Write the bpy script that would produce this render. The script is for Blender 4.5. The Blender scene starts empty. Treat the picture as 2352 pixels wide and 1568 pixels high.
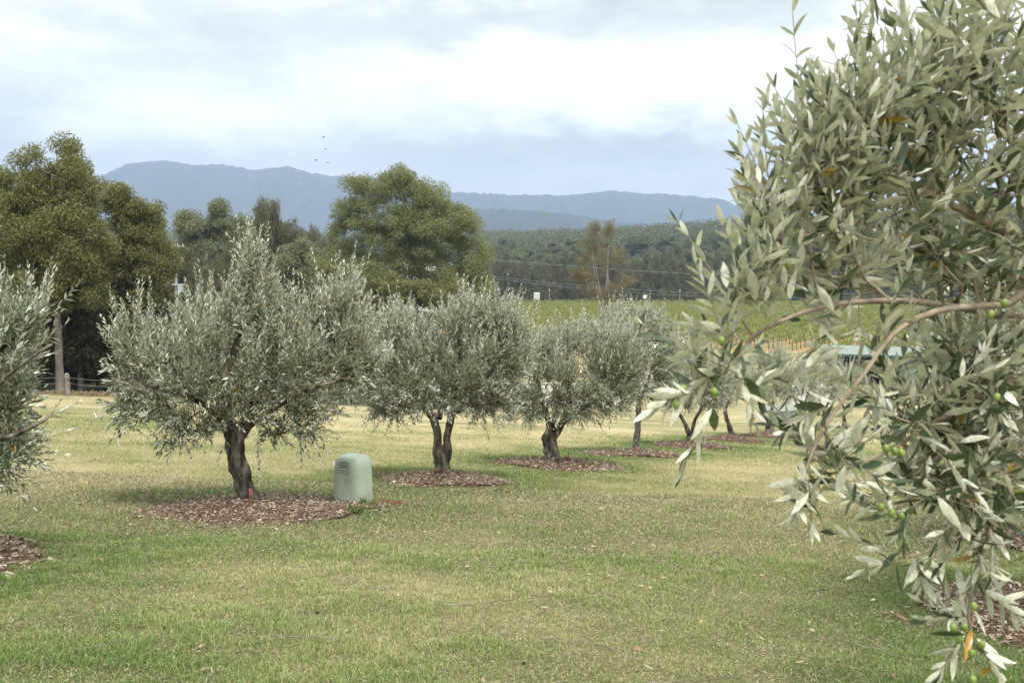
import bpy, math, random
import numpy as np
from mathutils import Vector
random.seed(7); rng = np.random.default_rng(11)
scene = bpy.context.scene
COL = scene.collection
# ---------------------------------------------------------------- camera
F = 2287.0; TH = math.atan(259/2287); EYE = 1.62
cam = bpy.data.cameras.new('camera'); camo = bpy.data.objects.new('camera', cam); COL.objects.link(camo)
camo.location = (0, 0, EYE); camo.rotation_euler = (math.pi/2-TH, 0, 0)
cam.sensor_width = 36; cam.lens = 35.0; cam.clip_start = .05; cam.clip_end = 30000
cam.dof.use_dof = True; cam.dof.focus_distance = 15; cam.dof.aperture_fstop = 8
scene.camera = camo
# ---------------------------------------------------------------- render settings
scene.render.engine = 'CYCLES'
cy = scene.cycles
cy.max_bounces = 6; cy.diffuse_bounces = 3; cy.glossy_bounces = 2; cy.transmission_bounces = 3
cy.transparent_max_bounces = 8; cy.volume_bounces = 0; cy.use_adaptive_sampling = True; cy.adaptive_threshold = .02
cy.use_denoising = True; cy.sample_clamp_indirect = 4
scene.view_settings.view_transform = 'Standard'; scene.view_settings.look = 'None'
scene.view_settings.exposure = 0.3; scene.view_settings.gamma = 1
# ---------------------------------------------------------------- sun
SUN_EL, SUN_AZ = 66, 152      # degrees; azimuth clockwise from +Y (152 = behind the camera, to the right)
sun = bpy.data.lights.new('sun', 'SUN'); suno = bpy.data.objects.new('sun', sun); COL.objects.link(suno)
sun.energy = 3.1; sun.angle = math.radians(11); sun.color = (1, .95, .87)
_e, _a = math.radians(SUN_EL), math.radians(SUN_AZ)
sd = Vector((math.cos(_e)*math.sin(_a), math.cos(_e)*math.cos(_a), math.sin(_e)))
suno.rotation_euler = sd.to_track_quat('Z', 'Y').to_euler(); suno.location = (0, 0, 60)

# ---------------------------------------------------------------- node helper
class NT:
    def __init__(s, tree): s.t = tree; s.n = tree.nodes; s.l = tree.links
    def add(s, typ, **kw):
        nd = s.n.new(typ)
        for k, v in kw.items(): setattr(nd, k, v)
        return nd
    def put(s, sock, v):
        if v is None: return
        if isinstance(v, (int, float)): sock.default_value = v
        elif isinstance(v, (tuple, list)):
            sock.default_value = tuple(v)+((1,) if len(v) == 3 and len(sock.default_value) == 4 else ())
        else: s.l.new(v, sock)
    def m(s, op, a, b=None, c=None, clamp=False):
        nd = s.add('ShaderNodeMath', operation=op, use_clamp=clamp)
        s.put(nd.inputs[0], a); s.put(nd.inputs[1], b); s.put(nd.inputs[2], c)
        return nd.outputs[0]
    def vm(s, op, a, b=None):
        nd = s.add('ShaderNodeVectorMath', operation=op); s.put(nd.inputs[0], a); s.put(nd.inputs[1], b)
        return nd.outputs[0]
    def mix(s, f, a, b):
        nd = s.add('ShaderNodeMix', data_type='RGBA'); s.put(nd.inputs[0], f); s.put(nd.inputs[6], a); s.put(nd.inputs[7], b)
        return nd.outputs[2]
    def noise(s, vec, scale, detail=4, rough=.55, dist=0):
        nd = s.add('ShaderNodeTexNoise'); s.put(nd.inputs['Vector'], vec); nd.inputs['Scale'].default_value = scale
        nd.inputs['Detail'].default_value = detail; nd.inputs['Roughness'].default_value = rough
        nd.inputs['Distortion'].default_value = dist
        return nd.outputs['Fac']
    def ramp(s, f, stops):
        nd = s.add('ShaderNodeValToRGB'); s.put(nd.inputs[0], f); cr = nd.color_ramp
        while len(cr.elements) > 1: cr.elements.remove(cr.elements[-1])
        for i, (p, c) in enumerate(stops):
            e = cr.elements[0] if i == 0 else cr.elements.new(p)
            e.position = p; e.color = tuple(c)+(1,) if len(c) == 3 else c
        return nd.outputs[0]
    def mr(s, v, a, b, c=0, d=1, smooth=True):
        nd = s.add('ShaderNodeMapRange', interpolation_type='SMOOTHSTEP' if smooth else 'LINEAR')
        s.put(nd.inputs[0], v)
        for k, x in enumerate((a, b, c, d)): nd.inputs[1+k].default_value = x
        return nd.outputs[0]

# ---------------------------------------------------------------- world: overcast sky, physical sky behind the cloud
world = bpy.data.worlds.new('World'); scene.world = world; world.use_nodes = True
w = NT(world.node_tree); w.n.clear()
sky = w.add('ShaderNodeTexSky'); sky.sky_type = 'NISHITA'; sky.sun_disc = False
sky.sun_elevation = _e; sky.sun_rotation = _a; sky.dust_density = 2.0
bg1 = w.add('ShaderNodeBackground'); w.l.new(sky.outputs[0], bg1.inputs[0]); bg1.inputs[1].default_value = .1
tc = w.add('ShaderNodeTexCoord'); sp = w.add('ShaderNodeSeparateXYZ'); w.l.new(tc.outputs['Generated'], sp.inputs[0])
U = w.m('ARCTAN2', sp.outputs[0], sp.outputs[1]); V = w.m('ARCSINE', sp.outputs[2])
cmb = w.add('ShaderNodeCombineXYZ'); w.put(cmb.inputs[0], w.m('MULTIPLY', U, 1.0)); w.put(cmb.inputs[1], w.m('MULTIPLY', V, 2.0))
n1 = w.noise(cmb.outputs[0], 4.2, 7, .56, .25); n2 = w.noise(cmb.outputs[0], 15, 5, .55, .3)
cm2 = w.add('ShaderNodeCombineXYZ'); w.put(cm2.inputs[0], U); w.put(cm2.inputs[1], w.m('MULTIPLY', V, 7)); cm2.inputs[2].default_value = 3.3
n3 = w.noise(cm2.outputs[0], 4.5, 6, .6, .2)
Uw = w.m('ADD', U, w.m('MULTIPLY', w.m('SUBTRACT', n1, .5), .34))
Vw = w.m('ADD', V, w.m('MULTIPLY', w.m('SUBTRACT', n2, .5), .075))
def blob(px, py, rx, ry, p=2):
    u0 = math.atan((px-1176)/F); v0 = math.atan((784-py)/F)-TH
    a = w.m('POWER', w.m('ABSOLUTE', w.m('DIVIDE', w.m('SUBTRACT', Uw, u0), rx/F)), p)
    b = w.m('POWER', w.m('ABSOLUTE', w.m('DIVIDE', w.m('SUBTRACT', Vw, v0), ry/F)), p)
    return w.m('EXPONENT', w.m('MULTIPLY', w.m('ADD', a, b), -1.0))
B = w.m('ADD', .54, w.m('MULTIPLY', w.m('SUBTRACT', n1, .5), 1.15))
B = w.m('ADD', B, w.m('MULTIPLY', w.m('SUBTRACT', n3, .5), .45))
for (px, py, rx, ry, k) in ((1330, 175, 520, 100, .42), (2150, 200, 520, 220, .40), (520, 290, 330, 58, .38), (1150, 55, 420, 55, -.50), (1700, 15, 330, 55, -.30), (1400, 335, 520, 42, -.46),
                            (300, 120, 420, 120, -.12), (60, 300, 160, 90, -.20), (1700, 430, 900, 45, .22), (1000, 110, 60, 26, -.3)):
    B = w.m('ADD', B, w.m('MULTIPLY', blob(px, py, rx, ry), k))
B = w.m('ADD', B, w.m('MULTIPLY', w.m('SUBTRACT', n2, .5), .55), clamp=True)
cc = w.ramp(B, [(0, (.475, .495, .475)), (.3, (.60, .625, .585)), (.55, (.755, .775, .72)), (.8, (.92, .925, .86)), (1, (1.02, 1.02, .95))])
zen = w.mr(V, .24, .95, 1.3, 2.1)
cc = w.vm('MULTIPLY', cc, None); cc_node = w.n[-1]
cz = w.add('ShaderNodeCombineXYZ'); [w.put(cz.inputs[i], zen) for i in range(3)]; w.l.new(cz.outputs[0], cc_node.inputs[1])
bg2 = w.add('ShaderNodeBackground'); w.l.new(cc, bg2.inputs[0]); bg2.inputs[1].default_value = 1.12
mx = w.add('ShaderNodeMixShader'); mx.inputs[0].default_value = .95
w.l.new(bg1.outputs[0], mx.inputs[1]); w.l.new(bg2.outputs[0], mx.inputs[2])
wo = w.add('ShaderNodeOutputWorld'); w.l.new(mx.outputs[0], wo.inputs[0])

# ---------------------------------------------------------------- general helpers
def at(px, py, d):
    """point at depth d (metres along +Y) seen at photo position px,py (2352-wide scale)"""
    u = (px-1176)/F; v = (784-py)/F
    D = np.array([u, math.cos(TH)+v*math.sin(TH), -math.sin(TH)+v*math.cos(TH)])
    return D*d/D[1]+np.array([0, 0, EYE])
_LAT = rng.random((256, 256))
def vn(x, y, s=1.0, o=0.0):
    x = np.asarray(x)/s+o*17.3; y = np.asarray(y)/s+o*9.1
    xi = np.floor(x).astype(int); yi = np.floor(y).astype(int); fx = x-xi; fy = y-yi
    fx = fx*fx*(3-2*fx); fy = fy*fy*(3-2*fy)
    a = _LAT[xi % 256, yi % 256]; b = _LAT[(xi+1) % 256, yi % 256]; c = _LAT[xi % 256, (yi+1) % 256]; d = _LAT[(xi+1) % 256, (yi+1) % 256]
    return (a*(1-fx)+b*fx)*(1-fy)+(c*(1-fx)+d*fx)*fy
def fbm(x, y, s, o=0, k=4):
    t = 0; a = .5; n = 0
    for i in range(k): t = t+a*vn(x, y, s/(2**i), o+i); n += a; a *= .5
    return t/n
def ss(x, a, b): t = np.clip((x-a)/(b-a), 0, 1); return t*t*(3-2*t)
def nrm(a): return a/np.maximum(np.linalg.norm(a, axis=-1, keepdims=True), 1e-9)

def link(name, me, mats, parent=None, loc=None):
    o = bpy.data.objects.new(name, me); COL.objects.link(o)
    for m_ in (mats if isinstance(mats, (list, tuple)) else [mats]): me.materials.append(m_)
    if parent: o.parent = parent
    if loc is not None: o.location = loc
    return o
def tri_mesh(name, V, T, mi=None, smooth=False, attrs=None):
    V = np.ascontiguousarray(V, dtype=np.float32); T = np.ascontiguousarray(T, dtype=np.int32)
    k = T.shape[1]
    me = bpy.data.meshes.new(name); me.vertices.add(len(V)); me.vertices.foreach_set('co', V.ravel())
    me.loops.add(T.size); me.loops.foreach_set('vertex_index', T.ravel())
    me.polygons.add(len(T)); me.polygons.foreach_set('loop_start', np.arange(0, T.size, k, dtype=np.int32))
    if mi is not None: me.polygons.foreach_set('material_index', np.asarray(mi, dtype=np.int32))
    me.polygons.foreach_set('use_smooth', np.full(len(T), smooth))
    for an, av in (attrs or {}).items():
        at_ = me.attributes.new(an, 'FLOAT', 'POINT'); at_.data.foreach_set('value', np.asarray(av, dtype=np.float32))
    me.update(calc_edges=True); return me
def tag(o, label=None, cat=None, group=None, kind=None):
    if label: o['label'] = label
    if cat: o['category'] = cat
    if group: o['group'] = group
    if kind: o['kind'] = kind
    return o
def thing(name, label, cat, loc, group=None, rz=0):
    o = bpy.data.objects.new(name, None); COL.objects.link(o); o.location = tuple(loc); o.rotation_euler = (0, 0, rz)
    o.empty_display_size = .2
    return tag(o, label, cat, group)
class MB:
    """collects boxes, bars and tubes into one mesh"""
    def __init__(s): s.v = []; s.f = []
    def quadbox(s, c, size, rz=0, taper=1.0, bev=.0):
        cx, cy_, cz_ = c; sx, sy, sz = [q/2 for q in size]; ca, sa = math.cos(rz), math.sin(rz); b = len(s.v)
        for k, zz in enumerate((-sz, sz)):
            t = taper if k else 1
            for (x, y) in ((-sx, -sy), (sx, -sy), (sx, sy), (-sx, sy)):
                x *= t; y *= t; s.v.append((cx+x*ca-y*sa, cy_+x*sa+y*ca, cz_+zz))
        s.f += [tuple(b+i for i in q) for q in ((3, 2, 1, 0), (4, 5, 6, 7), (0, 1, 5, 4), (1, 2, 6, 5), (2, 3, 7, 6), (3, 0, 4, 7))]; return s
    def pts(s, P, faces): b = len(s.v); s.v += [tuple(p) for p in P]; s.f += [tuple(b+i for i in q) for q in faces]; return s
    def bar(s, p, q, r, n=6, r2=None):
        p = np.array(p, float); q = np.array(q, float); d = nrm(q-p); a = nrm(np.cross(d, (0, 0, 1) if abs(d[2]) < .9 else (1, 0, 0))); c = np.cross(d, a)
        b = len(s.v); r2 = r if r2 is None else r2
        for P_, R in ((p, r), (q, r2)):
            for i in range(n):
                t = 2*math.pi*i/n; s.v.append(tuple(P_+R*(math.cos(t)*a+math.sin(t)*c)))
        for i in range(n): j = (i+1) % n; s.f.append((b+i, b+j, b+n+j, b+n+i))
        s.f.append(tuple(b+i for i in range(n-1, -1, -1))); s.f.append(tuple(b+n+i for i in range(n))); return s
    def build(s, name, mat, parent=None, loc=None, smooth=False, bevel=0):
        me = bpy.data.meshes.new(name); me.from_pydata(s.v, [], s.f); me.update()
        me.polygons.foreach_set('use_smooth', [smooth]*len(me.polygons))
        o = link(name, me, mat, parent, loc)
        if bevel:
            b = o.modifiers.new('b', 'BEVEL'); b.width = bevel; b.segments = 2
        return o

# ---------------------------------------------------------------- materials
def new_mat(name):
    m_ = bpy.data.materials.new(name); m_.use_nodes = True; t = NT(m_.node_tree); t.n.clear()
    out = t.add('ShaderNodeOutputMaterial'); bs = t.add('ShaderNodeBsdfPrincipled'); t.l.new(bs.outputs[0], out.inputs[0])
    return m_, t, bs, out
def leaf_mat(name, tops, backs, trans=.25, rough=.55, yellow=0.0, tcol=None, spec=.4, mottle=False):
    """tops/backs: two colours mixed by leaf; a few leaves turn yellow"""
    m_, t, bs, out = new_mat(name); g = t.add('ShaderNodeNewGeometry')
    r = g.outputs['Random Per Island']
    ct = t.mix(r, tops[0], tops[1]); cb = t.mix(r, backs[0], backs[1])
    c = t.mix(g.outputs['Backfacing'], ct, cb)
    if yellow: c = t.mix(t.m('GREATER_THAN', r, 1-yellow), c, (.55, .30, .04))
    if mottle:
        tcn = t.add('ShaderNodeTexCoord'); k1 = t.mr(t.noise(tcn.outputs['Object'], 55, 4, .6), .3, .7, .72, 1.12); cb3 = t.add('ShaderNodeCombineXYZ'); [t.put(cb3.inputs[i], k1) for i in range(3)]
        c = t.vm('MULTIPLY', c, cb3.outputs[0]); c = t.mix(t.mr(t.noise(tcn.outputs['Object'], 190, 2, .5), .68, .76, 0, .5), c, (.16, .12, .05))
    t.put(bs.inputs['Base Color'], c); bs.inputs['Roughness'].default_value = rough
    bs.inputs['Specular IOR Level'].default_value = spec
    tr = t.add('ShaderNodeBsdfTranslucent'); t.put(tr.inputs[0], t.mix(.5, c, tcol or (.30, .36, .12)))
    mxx = t.add('ShaderNodeMixShader'); mxx.inputs[0].default_value = trans
    t.l.new(bs.outputs[0], mxx.inputs[1]); t.l.new(tr.outputs[0], mxx.inputs[2]); t.l.new(mxx.outputs[0], out.inputs[0])
    return m_
def var_mat(name, stops, rough=.8, scale=3.0, detail=5, bump=0.0, bscale=None, stretch=(1, 1, 1), spec=.3, metal=0):
    m_, t, bs, out = new_mat(name); tcn = t.add('ShaderNodeTexCoord')
    v = t.vm('MULTIPLY', tcn.outputs['Object'], stretch)
    n = t.noise(v, scale, detail); t.put(bs.inputs['Base Color'], t.ramp(n, stops)); bs.inputs['Roughness'].default_value = rough
    bs.inputs['Specular IOR Level'].default_value = spec; bs.inputs['Metallic'].default_value = metal
    if bump:
        b = t.add('ShaderNodeBump'); b.inputs['Strength'].default_value = bump; b.inputs['Distance'].default_value = .02
        t.l.new(t.noise(v, bscale or scale*3, 6, .65), b.inputs['Height']); t.l.new(b.outputs[0], bs.inputs['Normal'])
    return m_
M = {}
M['olive'] = leaf_mat('olive_leaf', [(.058, .088, .042), (.145, .18, .095)], [(.52, .54, .42), (.94, .94, .83)], .14, .36, .004, spec=.55)
M['olive_near'] = leaf_mat('olive_leaf_near', [(.030, .060, .032), (.095, .125, .062)], [(.56, .565, .41), (.94, .93, .78)], .28, .33, .005, spec=.6, mottle=True)
M['bark'] = var_mat('olive_bark', [(.36, (.025, .020, .015)), (.48, (.11, .09, .068)), (.6, (.24, .21, .17)), (.72, (.38, .35, .30))], .9, 11, 8, 1.0, 46, (1, 1, .35))
M['bark_pale'] = var_mat('lichen_bark', [(.3, (.06, .05, .04)), (.5, (.20, .19, .165)), (.7, (.38, .37, .33))], .9, 14, 6, .8, 50, (1, 1, .5))
M['twig'] = var_mat('olive_twig', [(.3, (.12, .10, .07)), (.7, (.30, .25, .185))], .8, 20)
M['twig_near'] = var_mat('olive_twig_near', [(.3, (.20, .15, .11)), (.7, (.42, .34, .26))], .8, 30)
M['euc'] = leaf_mat('gum_leaf', [(.095, .115, .035), (.24, .225, .075)], [(.11, .125, .042), (.25, .23, .085)], .2, .5)
M['euc_green'] = leaf_mat('gum_leaf_green', [(.14, .17, .06), (.27, .275, .11)], [(.17, .19, .075), (.30, .30, .14)], .22, .5)
M['euc_grey'] = leaf_mat('gum_leaf_grey', [(.13, .15, .075), (.25, .25, .13)], [(.15, .165, .085), (.26, .26, .14)], .15, .6)
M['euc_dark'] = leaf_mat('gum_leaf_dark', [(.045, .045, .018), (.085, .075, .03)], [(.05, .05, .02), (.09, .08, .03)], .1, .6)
M['cas'] = leaf_mat('sheoak_needle', [(.11, .115, .065), (.20, .185, .105)], [(.11, .115, .065), (.20, .185, .105)], .12, .7)
M['far_a'] = leaf_mat('wood_leaf_green', [(.095, .12, .055), (.18, .20, .085)], [(.10, .12, .06), (.18, .20, .09)], .1, .7)
M['far_b'] = leaf_mat('wood_leaf_olive', [(.085, .10, .05), (.165, .175, .085)], [(.085, .10, .05), (.165, .175, .085)], .1, .7)
M['far_c'] = leaf_mat('wood_leaf_grey', [(.10, .11, .07), (.18, .18, .115)], [(.10, .11, .07), (.18, .18, .11)], .1, .7)
M['rust'] = leaf_mat('rusty_leaf', [(.23, .145, .06), (.15, .165, .06)], [(.24, .15, .065), (.15, .165, .065)], .2, .6)
M['vine'] = leaf_mat('vine_leaf', [(.09, .145, .022), (.27, .29, .05)], [(.11, .165, .03), (.30, .31, .07)], .25, .55)
M['gumbark'] = var_mat('gum_bark', [(.3, (.13, .10, .085)), (.7, (.30, .26, .23))], .9, 3, 5, .5, 12, (1, 1, .3))
M['gumbark_pale'] = var_mat('pale_gum_bark', [(.3, (.22, .20, .18)), (.7, (.45, .42, .38))], .9, 3, 5, .3, 12, (1, 1, .3))
M['post'] = var_mat('weathered_timber', [(.3, (.13, .11, .09)), (.7, (.34, .31, .28))], .9, 12, 6, .6, 40, (1, 1, .15))
M['wire'] = var_mat('fence_wire', [(.3, (.16, .15, .14)), (.7, (.26, .25, .24))], .6, 10)
M['stake'] = var_mat('pink_plastic', [(.3, (.40, .10, .09)), (.7, (.55, .18, .15))], .55, 12)
M['black'] = var_mat('black_plastic', [(.3, (.008, .008, .008)), (.7, (.02, .02, .02))], .5, 10)
M['white'] = var_mat('white_paint', [(.3, (.74, .74, .73)), (.7, (.84, .84, .83))], .6, 2)
M['cream'] = var_mat('cream_wall', [(.3, (.50, .46, .40)), (.7, (.58, .54, .47))], .8, 2)
M['roof_grey'] = var_mat('grey_roof_tile', [(.3, (.22, .23, .26)), (.7, (.33, .34, .37))], .7, 3, 5, .3, 8)
M['glass'] = var_mat('dark_window', [(.3, (.02, .025, .03)), (.7, (.05, .055, .06))], .15, 2, spec=.6)
M['green_tin'] = var_mat('pale_green_tin', [(.3, (.17, .215, .185)), (.7, (.22, .265, .235))], .55, 2)
M['dark_green_tin'] = var_mat('dark_green_tin', [(.3, (.05, .10, .09)), (.7, (.08, .14, .12))], .55, 2)
M['olive_fruit'] = var_mat('green_olive', [(.35, (.13, .21, .035)), (.65, (.24, .32, .07))], .32, 25, spec=.6)
M['pole'] = var_mat('pole_timber', [(.3, (.30, .28, .26)), (.7, (.45, .43, .40))], .9, 3)
M['steel'] = var_mat('galvanised_steel', [(.3, (.42, .47, .50)), (.7, (.55, .60, .63))], .45, 5)
M['bird'] = var_mat('bird_feathers', [(.3, (.015, .015, .018)), (.7, (.04, .04, .045))], .7, 10)
def chip_mat(name, stops):
    m_, t, bs, out = new_mat(name); g = t.add('ShaderNodeNewGeometry')
    t.put(bs.inputs['Base Color'], t.ramp(g.outputs['Random Per Island'], stops)); bs.inputs['Roughness'].default_value = .85
    return m_
M['chip'] = chip_mat('mulch_chips', [(0, (.050, .032, .022)), (.3, (.115, .075, .048)), (.55, (.20, .14, .093)), (.75, (.31, .24, .17)), (.9, (.44, .375, .29)), (1, (.60, .54, .46))])
M['litter'] = chip_mat('leaf_litter', [(0, (.20, .11, .07)), (.5, (.34, .24, .16)), (.93, (.46, .38, .28)), (1, (.55, .38, .05))])
M['stick'] = chip_mat('dry_stick', [(0, (.12, .09, .07)), (1, (.32, .27, .22))])
M['soil'] = var_mat('mulch_soil', [(.3, (.035, .018, .012)), (.55, (.10, .05, .033)), (.75, (.17, .10, .07))], .95, 14, 8, 1.0, 45)
def cover_mat():
    m_, t, bs, out = new_mat('pump_cover_plastic'); tcn = t.add('ShaderNodeTexCoord'); s3 = t.add('ShaderNodeSeparateXYZ'); t.l.new(tcn.outputs['Object'], s3.inputs[0])
    n = t.noise(tcn.outputs['Object'], 7, 6, .6); c = t.ramp(n, [(.3, (.40, .47, .39)), (.7, (.48, .55, .46))])
    n2_ = t.noise(t.vm('MULTIPLY', tcn.outputs['Object'], (30, 30, 3)), 1.5, 4)
    dirt = t.m('ADD', t.m('MULTIPLY', t.mr(s3.outputs[2], .26, .02), t.mr(n2_, .38, .60)), t.mr(s3.outputs[2], .05, .0, 0, .5), clamp=True)
    dirt = t.m('MULTIPLY', dirt, t.mr(s3.outputs[0], -.05, .2, .15, .8))
    t.put(bs.inputs['Base Color'], t.mix(dirt, c, (.25, .17, .11))); bs.inputs['Roughness'].default_value = .42
    return m_
M['cover'] = cover_mat()

# ---------------------------------------------------------------- terrain
DS = np.array([50, 65, 90, 130, 200, 300, 450, 700, 1000, 1500, 2500, 4000], float)
TAB = {650: (900, 835, 722, 672, 642, 612, 588, 568, 553, 545, 538), 1150: (912, 860, 800, 742, 700, 635, 580, 558, 550, 544, 538), -300: (895, 850, 795, 742, 700, 650, 600, 575, 555, 545, 538), 0: (895, 850, 795, 742, 700, 650, 600, 575, 555, 545, 538),
       400: (893, 845, 785, 730, 688, 645, 600, 575, 555, 545, 538), 940: (905, 845, 735, 688, 662, 622, 585, 563, 552, 545, 538),
       1300: (925, 870, 815, 750, 700, 632, 572, 553, 548, 543, 538), 1750: (940, 868, 794, 740, 702, 615, 545, 535, 540, 541, 538),
       2350: (945, 868, 802, 738, 702, 605, 520, 500, 515, 530, 535), 2700: (945, 868, 802, 738, 702, 605, 515, 495, 510, 528, 535)}
TPX = np.array(sorted(TAB), float)
def plane(x, y): return -.03915*x-.1534*y
TZ = []
for px in TPX:
    x50 = (px-1176)/F*50; z = [plane(x50, 50)]
    for d, py in zip(DS[1:], TAB[int(px)]): z.append(EYE+d*math.tan(math.atan((784-py)/F)-TH))
    TZ.append(z)
TZ = np.array(TZ)
def G(x, y):
    x = np.asarray(x, float); y = np.asarray(y, float)
    r = np.hypot(x, y); dd = np.maximum(y, .35*r); px = np.clip(1176+F*x/np.maximum(dd, .01), TPX[0], TPX[-1])
    ld = np.log(np.clip(dd, 50, 4000)); zs = np.array([np.interp(ld, np.log(DS), zc) for zc in TZ])
    i = np.clip(np.searchsorted(TPX, px)-1, 0, len(TPX)-2); t = (px-TPX[i])/(TPX[i+1]-TPX[i]); t = t*t*(3-2*t)
    if x.ndim == 0: tz = zs[i]*(1-t)+zs[i+1]*t
    else:
        sh = x.shape; zs2 = zs.reshape(len(TPX), -1); ar = np.arange(zs2.shape[1]); i = i.ravel(); t = t.ravel()
        tz = (zs2[i, ar]*(1-t)+zs2[i+1, ar]*t).reshape(sh)
    tz = tz+(fbm(x, y, 90, 2, 3)-.5)*3*ss(dd, 350, 800)*ss(x/np.maximum(dd, 1), -.1, .1)
    wgt = ss(dd, 50, 60)
    nr = plane(x, y)-.075*ss(r, 5.5, 11)+(vn(x, y, 1.7, 1)-.5)*.05*ss(r, 3, 6)+(vn(x, y, .45, 2)-.5)*.018
    return nr*(1-wgt)+tz*wgt
TREES = [(565, 1150, 12), (1015, 1085, 16), (1275, 1065, 20), (1462, 1045, 24), (1590, 1020, 28), (1680, 1005, 32), (1770, 995, 36), (1838, 990, 40), (1893, 985, 44), (1940, 980, 48)]
def gpt(px, d): x = (px-1176)/F*d; return np.array([x, d, float(G(x, d))])
bases = [gpt(px, d) for px, py, d in TREES]
left_base = np.array([-327-1176.0, 0, 0])/F*8; left_base = np.array([left_base[0], 8.0, float(G(left_base[0], 8.0))])
R = [np.array([4.49-2.05*1+2.05*k, 7.3-4+4*k]) for k in range(0, 9)]
R = [np.array([p[0], p[1], float(G(p[0], p[1]))]) for p in R]
all_bases = bases+[left_base]+R
def dryness(x, y):
    d = np.hypot(x, y)
    v = np.interp(d, [0, 4, 6, 8.5, 11, 13, 15, 19, 24, 34, 60], [.38, .38, .40, .48, .50, .48, .60, .64, .64, .66, .70])
    v = v+(fbm(x*.8+y*.1, y*1.3, 2.6, 5, 4)-.5)*.9+(vn(x, y, .5, 8)-.5)*.25
    v = v-.22*ss(x/np.maximum(y, 1), -.15, -.45)*ss(d, 13, 7)
    for b in all_bases:
        q = np.hypot(x-b[0], y-b[1]); v = v-.30*np.exp(-((q-1.5)/.8)**2)-.15*np.exp(-(q/2.4)**2)
    return np.clip(v, 0, 1)
VD = np.array([.50, .866]); VP = np.array([.866, -.50])   # vineyard: along the rows / across them
VSP = 3.1
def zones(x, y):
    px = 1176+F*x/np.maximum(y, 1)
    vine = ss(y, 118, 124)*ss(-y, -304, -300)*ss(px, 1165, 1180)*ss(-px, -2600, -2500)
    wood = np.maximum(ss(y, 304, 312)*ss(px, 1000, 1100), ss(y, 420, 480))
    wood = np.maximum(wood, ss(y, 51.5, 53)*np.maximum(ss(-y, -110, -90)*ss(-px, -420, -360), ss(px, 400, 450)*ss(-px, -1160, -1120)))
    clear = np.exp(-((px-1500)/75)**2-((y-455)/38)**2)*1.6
    return vine, wood*(1-np.clip(clear, 0, 1))
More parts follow.
